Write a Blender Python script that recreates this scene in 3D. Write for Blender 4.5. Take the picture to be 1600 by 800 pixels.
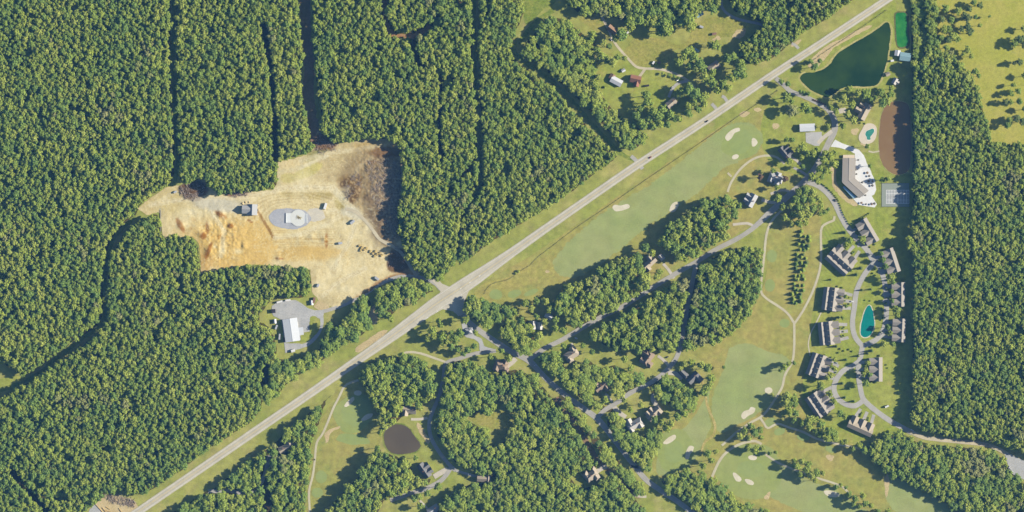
import bpy, bmesh, math, random
import numpy as np
from mathutils import Vector, Matrix, noise
from mathutils.geometry import delaunay_2d_cdt

for o in list(bpy.data.objects): bpy.data.objects.remove(o)
SC = bpy.context.scene
COL = SC.collection
rad = math.radians

# ------------------------------------------------------------------ camera
CAM_H = 5200.0
cam_d = bpy.data.cameras.new('camera'); cam = bpy.data.objects.new('camera', cam_d); COL.objects.link(cam)
cam.location = (0, 0, CAM_H); cam.rotation_euler = (0, 0, 0)
cam_d.sensor_fit = 'HORIZONTAL'; cam_d.sensor_width = 36.0
cam_d.lens = 36.0 * CAM_H / 1600.0
cam_d.clip_start = 10.0; cam_d.clip_end = 60000.0
SC.camera = cam
# ------------------------------------------------------------------ sky, sun, exposure
SUN_EL, SUN_NE = 25.0, 7.0            # elevation; degrees north of east
w = bpy.data.worlds.new('World'); SC.world = w; w.use_nodes = True
wn = w.node_tree
sky = wn.nodes.new('ShaderNodeTexSky'); sky.sky_type = 'NISHITA'; sky.sun_disc = False
sky.sun_elevation = rad(SUN_EL); sky.sun_rotation = rad(90 - SUN_NE)
sky.altitude = 300; sky.air_density = 1.0; sky.dust_density = 1.0; sky.ozone_density = 1.5
bg = wn.nodes['Background']; bg.inputs['Strength'].default_value = 0.05
wn.links.new(sky.outputs[0], bg.inputs[0])
sd = bpy.data.lights.new('sun', 'SUN'); sd.energy = 5.0; sd.angle = rad(0.53); sd.color = (1.0, 0.93, 0.80)
sun = bpy.data.objects.new('sun', sd); COL.objects.link(sun); sun.location = (600, 80, 800)
sdir = Vector((math.cos(rad(SUN_EL)) * math.cos(rad(SUN_NE)), math.cos(rad(SUN_EL)) * math.sin(rad(SUN_NE)), math.sin(rad(SUN_EL))))
sun.rotation_euler = sdir.to_track_quat('Z', 'Y').to_euler()
SC.view_settings.view_transform = 'Standard'; SC.view_settings.look = 'None'
SC.view_settings.gamma = 1.0; SC.view_settings.use_curve_mapping = False
SC.view_settings.exposure = 1.52
try:
    SC.cycles.max_bounces = 5; SC.cycles.diffuse_bounces = 3
    SC.cycles.sample_clamp_indirect = 6.0
except Exception: pass

R = random.Random(7)
AIR = (0.004, 0.016, 0.036)             # what the air above adds
K = 0.56                                # photo tone of a sunlit flat surface -> albedo

def lin(c):
    out = []
    for v in c:
        v /= 255.0
        out.append(v / 12.92 if v <= 0.04045 else ((v + 0.055) / 1.055) ** 2.4)
    return out
def alb(c, k=None):
    k = K if k is None else k
    return tuple(min(0.85, max(v - h, 0.006) * k) for v, h in zip(lin(c), AIR)) + (1.0,)
def P(x, y, z=0.0): return (x - 800.0, 400.0 - y, z)

# ------------------------------------------------------------------ materials
MATS = {}
def new_mat(name):
    m = bpy.data.materials.new(name); m.use_nodes = True
    nt = m.node_tree
    return m, nt, nt.nodes['Principled BSDF']
def N(nt, kind, **kw):
    n = nt.nodes.new(kind)
    for k, v in kw.items(): setattr(n, k, v)
    return n
def noise_node(nt, vec, scale, detail=4.0, rough=0.6):
    n = N(nt, 'ShaderNodeTexNoise'); n.inputs['Scale'].default_value = scale
    n.inputs['Detail'].default_value = detail; n.inputs['Roughness'].default_value = rough
    nt.links.new(vec, n.inputs['Vector']); return n.outputs['Fac']
def maprange(nt, v, a, b, c, d):
    n = N(nt, 'ShaderNodeMapRange'); n.inputs[1].default_value = a; n.inputs[2].default_value = b
    n.inputs[3].default_value = c; n.inputs[4].default_value = d
    nt.links.new(v, n.inputs[0]); return n.outputs[0]
def mixc(nt, fac, a, b, mode='MIX'):
    n = N(nt, 'ShaderNodeMix', data_type='RGBA', blend_type=mode)
    for s, v in ((n.inputs[0], fac), (n.inputs[6], a), (n.inputs[7], b)):
        if hasattr(v, 'is_linked'): nt.links.new(v, s)
        else: s.default_value = v
    return n.outputs[2]
def gmat(name, a, b, c=None, s1=0.02, s2=0.15, s3=0.9, lo=0.38, hi=0.62, v2=0.22, v3=0.25, rough=0.95, stripes=None, k=None):
    """ground-like surface: patches of a and b (and c), with two finer scales of brightness variation"""
    if name in MATS: return MATS[name]
    m, nt, bs = new_mat(name)
    pos = N(nt, 'ShaderNodeNewGeometry').outputs['Position']
    f = maprange(nt, noise_node(nt, pos, s1, 5, 0.6), lo, hi, 0, 1)
    col = mixc(nt, f, alb(a, k), alb(b, k))
    if c is not None:
        mp = N(nt, 'ShaderNodeMapping'); mp.inputs['Location'].default_value = (331, 77, 5); nt.links.new(pos, mp.inputs[0])
        f3 = maprange(nt, noise_node(nt, mp.outputs[0], s1 * 2.3, 5, 0.65), 0.52, 0.72, 0, 0.85)
        col = mixc(nt, f3, col, alb(c, k))
    g = maprange(nt, noise_node(nt, pos, s2, 4, 0.6), 0.3, 0.7, 1 - v2, 1 + v2)
    h = maprange(nt, noise_node(nt, pos, s3, 3, 0.6), 0.3, 0.7, 1 - v3, 1 + v3)
    mu = N(nt, 'ShaderNodeMath', operation='MULTIPLY'); nt.links.new(g, mu.inputs[0]); nt.links.new(h, mu.inputs[1])
    val = mu.outputs[0]
    if stripes:
        ang, wid, amt = stripes
        sx = N(nt, 'ShaderNodeSeparateXYZ'); mp = N(nt, 'ShaderNodeMapping'); mp.inputs['Rotation'].default_value = (0, 0, rad(ang))
        nt.links.new(pos, mp.inputs[0]); nt.links.new(mp.outputs[0], sx.inputs[0])
        sn = N(nt, 'ShaderNodeMath', operation='SINE'); ml = N(nt, 'ShaderNodeMath', operation='MULTIPLY'); ml.inputs[1].default_value = math.pi / wid
        nt.links.new(sx.outputs[0], ml.inputs[0]); nt.links.new(ml.outputs[0], sn.inputs[0])
        st = maprange(nt, sn.outputs[0], -0.5, 0.5, 1 - amt, 1 + amt)
        m2 = N(nt, 'ShaderNodeMath', operation='MULTIPLY'); nt.links.new(val, m2.inputs[0]); nt.links.new(st, m2.inputs[1]); val = m2.outputs[0]
    cr = N(nt, 'ShaderNodeCombineXYZ')
    for i in range(3): nt.links.new(val, cr.inputs[i])
    col = mixc(nt, 1.0, col, cr.outputs[0], 'MULTIPLY')
    nt.links.new(col, bs.inputs['Base Color'])
    bs.inputs['Roughness'].default_value = rough; bs.inputs['Specular IOR Level'].default_value = 0.15
    MATS[name] = m
    return m
def pmat(name, c, rough=0.7, metal=0.0, var=0.12, scale=0.6, k=None, spec=0.3):
    """painted, roofed or built surface with slight blotching"""
    if name in MATS: return MATS[name]
    m, nt, bs = new_mat(name)
    pos = N(nt, 'ShaderNodeNewGeometry').outputs['Position']
    g = maprange(nt, noise_node(nt, pos, scale, 5, 0.65), 0.3, 0.7, 1 - var, 1 + var)
    cr = N(nt, 'ShaderNodeCombineXYZ')
    for i in range(3): nt.links.new(g, cr.inputs[i])
    col = mixc(nt, 1.0, alb(c, k), cr.outputs[0], 'MULTIPLY')
    nt.links.new(col, bs.inputs['Base Color'])
    bs.inputs['Roughness'].default_value = rough; bs.inputs['Metallic'].default_value = metal
    bs.inputs['Specular IOR Level'].default_value = spec
    MATS[name] = m
    return m
def water_mat(name, a, b, rough=0.12, scale=0.02):
    if name in MATS: return MATS[name]
    m, nt, bs = new_mat(name)
    pos = N(nt, 'ShaderNodeNewGeometry').outputs['Position']
    f = maprange(nt, noise_node(nt, pos, scale, 4, 0.55), 0.38, 0.62, 0, 1)
    nt.links.new(mixc(nt, f, alb(a, 0.5), alb(b, 0.5)), bs.inputs['Base Color'])
    bs.inputs['Roughness'].default_value = rough; bs.inputs['IOR'].default_value = 1.33
    bp = N(nt, 'ShaderNodeBump'); bp.inputs['Strength'].default_value = 0.08; bp.inputs['Distance'].default_value = 0.3
    nt.links.new(noise_node(nt, pos, 0.8, 3, 0.5), bp.inputs['Height']); nt.links.new(bp.outputs[0], bs.inputs['Normal'])
    MATS[name] = m
    return m
def road_mat(name, c, lanes=0, dark=0.82, k=None):
    """asphalt; across coordinate in UV.x (metres from the centre), darker wheel paths where lanes > 0"""
    if name in MATS: return MATS[name]
    m, nt, bs = new_mat(name)
    pos = N(nt, 'ShaderNodeNewGeometry').outputs['Position']
    g = maprange(nt, noise_node(nt, pos, 0.06, 5, 0.6), 0.3, 0.7, 0.88, 1.1)
    h = maprange(nt, noise_node(nt, pos, 0.7, 4, 0.6), 0.3, 0.7, 0.9, 1.1)
    mu = N(nt, 'ShaderNodeMath', operation='MULTIPLY'); nt.links.new(g, mu.inputs[0]); nt.links.new(h, mu.inputs[1]); val = mu.outputs[0]
    if lanes:
        uv = N(nt, 'ShaderNodeUVMap'); sx = N(nt, 'ShaderNodeSeparateXYZ'); nt.links.new(uv.outputs[0], sx.inputs[0])
        ab = N(nt, 'ShaderNodeMath', operation='ABSOLUTE'); nt.links.new(sx.outputs[0], ab.inputs[0])
        d = N(nt, 'ShaderNodeMath', operation='SUBTRACT'); nt.links.new(ab.outputs[0], d.inputs[0]); d.inputs[1].default_value = lanes
        a2 = N(nt, 'ShaderNodeMath', operation='ABSOLUTE'); nt.links.new(d.outputs[0], a2.inputs[0])
        q = maprange(nt, a2.outputs[0], 0.4, 1.6, dark, 1.0)
        m2 = N(nt, 'ShaderNodeMath', operation='MULTIPLY'); nt.links.new(val, m2.inputs[0]); nt.links.new(q, m2.inputs[1]); val = m2.outputs[0]
    cr = N(nt, 'ShaderNodeCombineXYZ')
    for i in range(3): nt.links.new(val, cr.inputs[i])
    nt.links.new(mixc(nt, 1.0, alb(c, k), cr.outputs[0], 'MULTIPLY'), bs.inputs['Base Color'])
    bs.inputs['Roughness'].default_value = 0.9; bs.inputs['Specular IOR Level'].default_value = 0.2
    MATS[name] = m
    return m
def leaf_mat(name, cols, shade=1.0):
    """foliage: colour by tree (random and by place) and by leaf clump"""
    if name in MATS: return MATS[name]
    m, nt, bs = new_mat(name)
    oi = N(nt, 'ShaderNodeObjectInfo')
    pos = N(nt, 'ShaderNodeNewGeometry').outputs['Position']
    rp = N(nt, 'ShaderNodeValToRGB'); cr = rp.color_ramp
    while len(cr.elements) < len(cols): cr.elements.new(0.5)
    for i, c in enumerate(cols):
        cr.elements[i].position = i / (len(cols) - 1); cr.elements[i].color = tuple(v * shade for v in c) + (1,)
    pl = maprange(nt, noise_node(nt, pos, 0.012, 4, 0.6), 0.35, 0.65, -0.3, 0.3)
    ad = N(nt, 'ShaderNodeMath', operation='ADD'); nt.links.new(oi.outputs['Random'], ad.inputs[0]); nt.links.new(pl, ad.inputs[1])
    nt.links.new(ad.outputs[0], rp.inputs[0])
    h = maprange(nt, noise_node(nt, pos, 0.55, 3, 0.75), 0.3, 0.7, 0.66, 1.38)
    v = N(nt, 'ShaderNodeCombineXYZ')
    for i in range(3): nt.links.new(h, v.inputs[i])
    col = mixc(nt, 1.0, rp.outputs[0], v.outputs[0], 'MULTIPLY')
    nt.links.new(col, bs.inputs['Base Color']); bs.inputs['Roughness'].default_value = 0.75; bs.inputs['Specular IOR Level'].default_value = 0.2
    tr = N(nt, 'ShaderNodeBsdfTranslucent'); ms = N(nt, 'ShaderNodeMixShader'); ms.inputs[0].default_value = 0.25
    nt.links.new(col, tr.inputs[0]); nt.links.new(bs.outputs[0], ms.inputs[1]); nt.links.new(tr.outputs[0], ms.inputs[2])
    nt.links.new(ms.outputs[0], nt.nodes['Material Output'].inputs[0])
    MATS[name] = m
    return m

# ------------------------------------------------------------------ object helpers
def mesh_obj(name, verts, faces, mat, parent=None, smooth=False):
    me = bpy.data.meshes.new(name); me.from_pydata(verts, [], faces); me.update()
    if mat is not None: me.materials.append(mat)
    o = bpy.data.objects.new(name, me); COL.objects.link(o)
    if parent is not None: o.parent = parent
    if smooth:
        me.polygons.foreach_set('use_smooth', [True] * len(me.polygons))
    return o
def link_mesh(name, me, parent=None, loc=(0, 0, 0), rz=0.0, scale=(1, 1, 1)):
    o = bpy.data.objects.new(name, me); COL.objects.link(o); o.location = loc; o.rotation_euler = (0, 0, rz); o.scale = scale
    if parent is not None: o.parent = parent
    return o
def empty(name, loc, rz=0.0, scale=(1, 1, 1)):
    o = bpy.data.objects.new(name, None); COL.objects.link(o); o.location = loc; o.rotation_euler = (0, 0, rz); o.scale = scale
    o.empty_display_size = 1.0
    return o
def tag(o, label=None, cat=None, group=None, kind=None):
    if label: o['label'] = label
    if cat: o['category'] = cat
    if group: o['group'] = group
    if kind: o['kind'] = kind
    return o
def catmull(pts, closed, step=3.0):
    n = len(pts); out = []
    rng = range(n if closed else n - 1)
    for i in rng:
        if closed: p0, p1, p2, p3 = pts[(i - 1) % n], pts[i], pts[(i + 1) % n], pts[(i + 2) % n]
        else: p0, p1, p2, p3 = pts[max(i - 1, 0)], pts[i], pts[i + 1], pts[min(i + 2, n - 1)]
        L = math.hypot(p2[0] - p1[0], p2[1] - p1[1]); k = max(1, int(L / step))
        for j in range(k):
            t = j / k; t2 = t * t; t3 = t2 * t
            out.append(tuple(0.5 * (2 * p1[q] + (-p0[q] + p2[q]) * t + (2 * p0[q] - 5 * p1[q] + 4 * p2[q] - p3[q]) * t2 + (-p0[q] + 3 * p1[q] - 3 * p2[q] + p3[q]) * t3) for q in range(len(p1))))
    if not closed: out.append(tuple(pts[-1]))
    return out
def outline(pts, smooth=True, jit=0.8, step=3.0, seed=0.0):
    if smooth: q = catmull(pts, True, step)
    else:
        q = []
        for a, b in zip(pts, pts[1:] + pts[:1]):
            L = math.hypot(b[0] - a[0], b[1] - a[1]); k = max(1, int(L / step)) if jit else 1
            q += [(a[0] + (b[0] - a[0]) * j / k, a[1] + (b[1] - a[1]) * j / k) for j in range(k)]
    if jit:
        q = [(x + jit * (noise.noise((x * 0.13, y * 0.13, seed)) * 1.3 + noise.noise((x * 0.45, y * 0.45, seed + 9))),
              y + jit * (noise.noise((x * 0.13, y * 0.13, seed + 20)) * 1.3 + noise.noise((x * 0.45, y * 0.45, seed + 31)))) for x, y in q]
    return q
def sheet(name, pts, z, mat, smooth=True, jit=0.8, step=3.0, kind='structure', label=None, cat=None, parent=None, group=None):
    q = outline(pts, smooth, jit, step, seed=len(bpy.data.objects) * 0.37)
    o = mesh_obj(name, [P(x, y, z) for x, y in q], [tuple(range(len(q)))], mat, parent)
    if o.data.polygons[0].normal.z < 0: o.data.flip_normals()
    if parent is None: tag(o, label, cat, group, kind)
    return o
def ellipse(cx, cy, rx, ry, rot=0.0, n=28, k=0.0, seed=0):
    c, s = math.cos(rad(rot)), math.sin(rad(rot)); out = []
    for i in range(n):
        a = 2 * math.pi * i / n; f = 1 + k * noise.noise((math.cos(a) * 1.3, math.sin(a) * 1.3, seed + cx * 0.1))
        x, y = rx * f * math.cos(a), ry * f * math.sin(a); out.append((cx + x * c - y * s, cy + x * s + y * c))
    return out
def strip(name, pts, width, z, mat, step=4.0, off=0.0, jit=0.0, kind='structure', label=None, cat=None, parent=None, smooth=True):
    """ribbon along a polyline; a point may carry its own width as third value; off shifts it sideways"""
    pts = [tuple(p) if len(p) == 3 else (p[0], p[1], width) for p in pts]
    q = catmull(pts, False, step) if smooth else pts
    V, F, U, d = [], [], [], 0.0
    for i, (x, y, wd) in enumerate(q):
        a, b = q[max(i - 1, 0)], q[min(i + 1, len(q) - 1)]
        tx, ty = b[0] - a[0], b[1] - a[1]; L = math.hypot(tx, ty) or 1.0; nx, ny = -ty / L, tx / L
        if i: d += math.hypot(x - q[i - 1][0], y - q[i - 1][1])
        jl = jit * noise.noise((x * 0.2, y * 0.2, 3.3)); jr = jit * noise.noise((x * 0.2, y * 0.2, 7.7))
        V += [P(x + nx * (off - wd / 2 - jl), y + ny * (off - wd / 2 - jl), z), P(x + nx * (off + wd / 2 + jr), y + ny * (off + wd / 2 + jr), z)]
        U += [(-wd / 2, d), (wd / 2, d)]
        if i: F.append((2 * i - 2, 2 * i - 1, 2 * i + 1, 2 * i))
    o = mesh_obj(name, V, F, mat, parent)
    if o.data.polygons[0].normal.z < 0: o.data.flip_normals()
    uv = o.data.uv_layers.new(name='UVMap')
    for lp in o.data.loops: uv.data[lp.index].uv = U[lp.vertex_index]
    if parent is None: tag(o, label, cat, None, kind)
    return o
def box_data(cx, cy, cz, sx, sy, sz, rz=0.0):
    c, s = math.cos(rz), math.sin(rz); v = []
    for z in (cz - sz / 2, cz + sz / 2):
        for a, b in ((-1, -1), (1, -1), (1, 1), (-1, 1)):
            x, y = a * sx / 2, b * sy / 2; v.append((cx + x * c - y * s, cy + x * s + y * c, z))
    return v, [(3, 2, 1, 0), (4, 5, 6, 7), (0, 1, 5, 4), (1, 2, 6, 5), (2, 3, 7, 6), (3, 0, 4, 7)]
class MB:
    def __init__(s): s.v, s.f = [], []
    def add(s, v, f):
        n = len(s.v); s.v += list(v); s.f += [tuple(i + n for i in q) for q in f]; return s
    def box(s, *a): return s.add(*box_data(*a))
    def cyl(s, cx, cy, z0, z1, r0, r1, n=10):
        v = [(cx + r0 * math.cos(2 * math.pi * i / n), cy + r0 * math.sin(2 * math.pi * i / n), z0) for i in range(n)]
        v += [(cx + r1 * math.cos(2 * math.pi * i / n), cy + r1 * math.sin(2 * math.pi * i / n), z1) for i in range(n)]
        f = [(i, (i + 1) % n, n + (i + 1) % n, n + i) for i in range(n)] + [tuple(range(n))[::-1], tuple(range(n, 2 * n))]
        return s.add(v, f)
    def bar(s, a, b, r, n=5):
        a, b = Vector(a), Vector(b); d = (b - a)
        if d.length < 1e-6: return s
        q = d.to_track_quat('Z', 'Y'); v = []
        for p, rr in ((a, r), (b, r * 0.7)):
            for i in range(n):
                v.append(tuple(p + q @ Vector((rr * math.cos(2 * math.pi * i / n), rr * math.sin(2 * math.pi * i / n), 0))))
        return s.add(v, [(i, (i + 1) % n, n + (i + 1) % n, n + i) for i in range(n)] + [tuple(range(n))[::-1], tuple(range(n, 2 * n))])
    def build(s, name, mat, parent=None, smooth=False): return mesh_obj(name, s.v, s.f, mat, parent, smooth)
    def mesh(s, name, mat):
        me = bpy.data.meshes.new(name); me.from_pydata(s.v, [], s.f); me.update()
        for m in (mat if isinstance(mat, (list, tuple)) else [mat]): me.materials.append(m)
        return me
def inside(px, py, poly):
    px = np.asarray(px); py = np.asarray(py); r = np.zeros(px.shape, bool); n = len(poly); j = n - 1
    for i in range(n):
        xi, yi = poly[i]; xj, yj = poly[j]
        if yi != yj:
            c = ((yi > py) != (yj > py)) & (px < (xj - xi) * (py - yi) / (yj - yi) + xi); r ^= c
        j = i
    return r
def near_line(px, py, pts, wid):
    r = np.zeros(np.shape(px), bool)
    for a, b in zip(pts, pts[1:]):
        dx, dy = b[0] - a[0], b[1] - a[1]; L2 = dx * dx + dy * dy or 1
        t = np.clip(((px - a[0]) * dx + (py - a[1]) * dy) / L2, 0, 1)
        r |= (px - a[0] - t * dx) ** 2 + (py - a[1] - t * dy) ** 2 < wid * wid
    return r
# ================================================================== SETTING
G_VERGE = gmat('verge_grass', (150, 160, 84), (168, 168, 98), (176, 166, 112), s1=0.012, s2=0.08)
G_LAWN = gmat('lawn_grass', (146, 160, 78), (160, 166, 88), (170, 164, 98), s1=0.02, s2=0.12)
G_ROUGH = gmat('golf_rough_grass', (158, 160, 90), (172, 162, 98), (150, 162, 92), s1=0.015, s2=0.1)
G_FAIR = gmat('fairway_grass', (154, 168, 108), (163, 170, 116), (154, 162, 104), s1=0.012, s2=0.05, s3=0.6, v2=0.1, v3=0.12)
G_GREEN = gmat('green_grass', (150, 166, 104), (154, 168, 108), None, s1=0.02, s2=0.1, v2=0.06, v3=0.06)
G_APRON = gmat('apron_grass', (152, 166, 100), (158, 168, 106), None, s1=0.02, s2=0.1, v2=0.08, v3=0.1)
G_STRIPE = gmat('mown_lawn', (144, 162, 80), (158, 166, 88), (168, 164, 98), s1=0.02, s2=0.12, v2=0.12, v3=0.15, stripes=(-30, 2.6, 0.06))
G_FIELD = gmat('field_grass', (170, 172, 84), (180, 175, 94), (162, 166, 78), s1=0.02, s2=0.2, v2=0.14, v3=0.3)
G_MEADOW = gmat('meadow_grass', (150, 152, 82), (168, 162, 94), (134, 146, 74), s1=0.04, s2=0.25, v2=0.25, v3=0.3)
G_FLOOR = gmat('leaf_litter', (88, 82, 58), (78, 86, 52), (104, 86, 66), s1=0.05, s2=0.3, v2=0.3, v3=0.3)
G_SCRUB = gmat('scrub_grass', (118, 140, 66), (146, 154, 82), (104, 128, 62), s1=0.06, s2=0.3, v2=0.3, v3=0.35)
SAND = gmat('bunker_sand', (214, 206, 180), (224, 216, 194), None, s1=0.1, s2=0.5, v2=0.06, v3=0.06)
BARE = gmat('bare_soil', (196, 178, 136), (208, 190, 148), (180, 158, 118), s1=0.06, s2=0.4, v2=0.15, v3=0.2)
GRAVEL = gmat('grey_gravel', (178, 180, 180), (190, 190, 188), (166, 168, 170), s1=0.05, s2=0.4, v2=0.08, v3=0.1)
CONC = gmat('white_concrete', (236, 236, 234), (226, 228, 228), None, s1=0.05, s2=0.3, v2=0.05, v3=0.05)
CREAM = gmat('cream_path', (206, 200, 172), (198, 190, 164), None, s1=0.05, s2=0.4, v2=0.07, v3=0.08)
BANK = gmat('pond_bank_soil', (184, 178, 116), (170, 168, 104), (200, 188, 140), s1=0.05, s2=0.3, v2=0.18, v3=0.2)
A_HIGH = road_mat('highway_asphalt', (202, 196, 178), lanes=1.9, dark=0.87)
A_ROAD = road_mat('street_asphalt', (180, 177, 169), lanes=1.6, dark=0.94)
A_DRIVE = road_mat('drive_asphalt', (182, 180, 174))
A_PALE = road_mat('pale_drive_concrete', (204, 196, 180))
A_LOT = road_mat('lot_asphalt', (186, 186, 184))
A_TRACK = road_mat('gravel_track', (198, 188, 162), lanes=1.0, dark=1.08)
Y_PAINT = pmat('yellow_paint', (222, 196, 110), 0.6, var=0.1)
W_PAINT = pmat('white_paint', (236, 236, 230), 0.6, var=0.08)

S = 7800.0
g = mesh_obj('ground', [(-S, -S, 0), (S, -S, 0), (S, S, 0), (-S, S, 0)], [(0, 1, 2, 3)], G_VERGE); tag(g, kind='structure')

# ---- the woods, as stands (outline in metres east and south of the scene's north-west corner)
LANES = [([(270, -80), (271, 40), (270, 100), (273, 170), (277, 250), (272, 290)], 4.6),
         ([(212, 338), (196, 352), (178, 372), (168, 400), (163, 440), (165, 490), (158, 508), (130, 528), (90, 558), (45, 592), (-80, 640)], 4.6),
         ([(412, 40), (423, 100), (429, 180), (432, 250)], 3.5),
         ([(600, -60), (602, 30), (612, 52), (636, 58), (660, 50), (672, 40)], 4.5), ([(644, 60), (650, 92), (662, 104)], 3.5),
         ([(690, 120), (686, 200), (690, 250)], 2.0), ([(700, 300), (735, 262), (742, 250)], 2.0),
         ([(20, 735), (45, 765), (75, 800)], 3.5),
         ([(325, 770), (360, 768), (385, 772), (402, 762)], 4.0), ([(420, 712), (412, 740), (418, 775), (425, 830)], 5.0),
         ([(416, 570), (413, 600), (411, 640)], 3.5),
         ([(868, 628), (895, 655), (930, 712), (950, 735)], 4.0),
         ([(580, 470), (584, 490), (590, 505)], 4.0),
         ([(640, 770), (665, 762), (690, 750), (708, 736)], 6.0), ([(690, 752), (712, 748), (735, 742)], 3.0)]
HOLES0 = [[(426, 692), (462, 684), (470, 700), (440, 716), (428, 712)],
         [(905, 730), (935, 722), (952, 738), (940, 762), (912, 758)], [(742, 738), (778, 736), (778, 756), (742, 756)],
         [(880, 552), (895, 540), (912, 548), (912, 566), (888, 572)], [(925, 600), (940, 590), (962, 598), (958, 622), (930, 622)],
         [(1000, 395), (1042, 392), (1044, 424), (1004, 430)], [(824, 492), (872, 482), (872, 512), (836, 522)],
         [(995, 545), (1032, 545), (1032, 575), (998, 578)], [(1058, 568), (1100, 572), (1098, 606), (1060, 600)],
         [(965, 640), (1000, 640), (1008, 682), (975, 680)], [(1000, 622), (1042, 622), (1042, 660), (1002, 666)],
         [(658, 778), (690, 780), (692, 812), (660, 812)], [(768, 556), (812, 560), (812, 586), (768, 584)]]
HOLES = []
for h_ in HOLES0:                          # a margin of about two metres of garden is enough
    cx_, cy_ = sum(q[0] for q in h_) / len(h_), sum(q[1] for q in h_) / len(h_)
    HOLES.append([(cx_ + (x - cx_) * 0.86, cy_ + (y - cy_) * 0.86) for x, y in h_])
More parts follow.
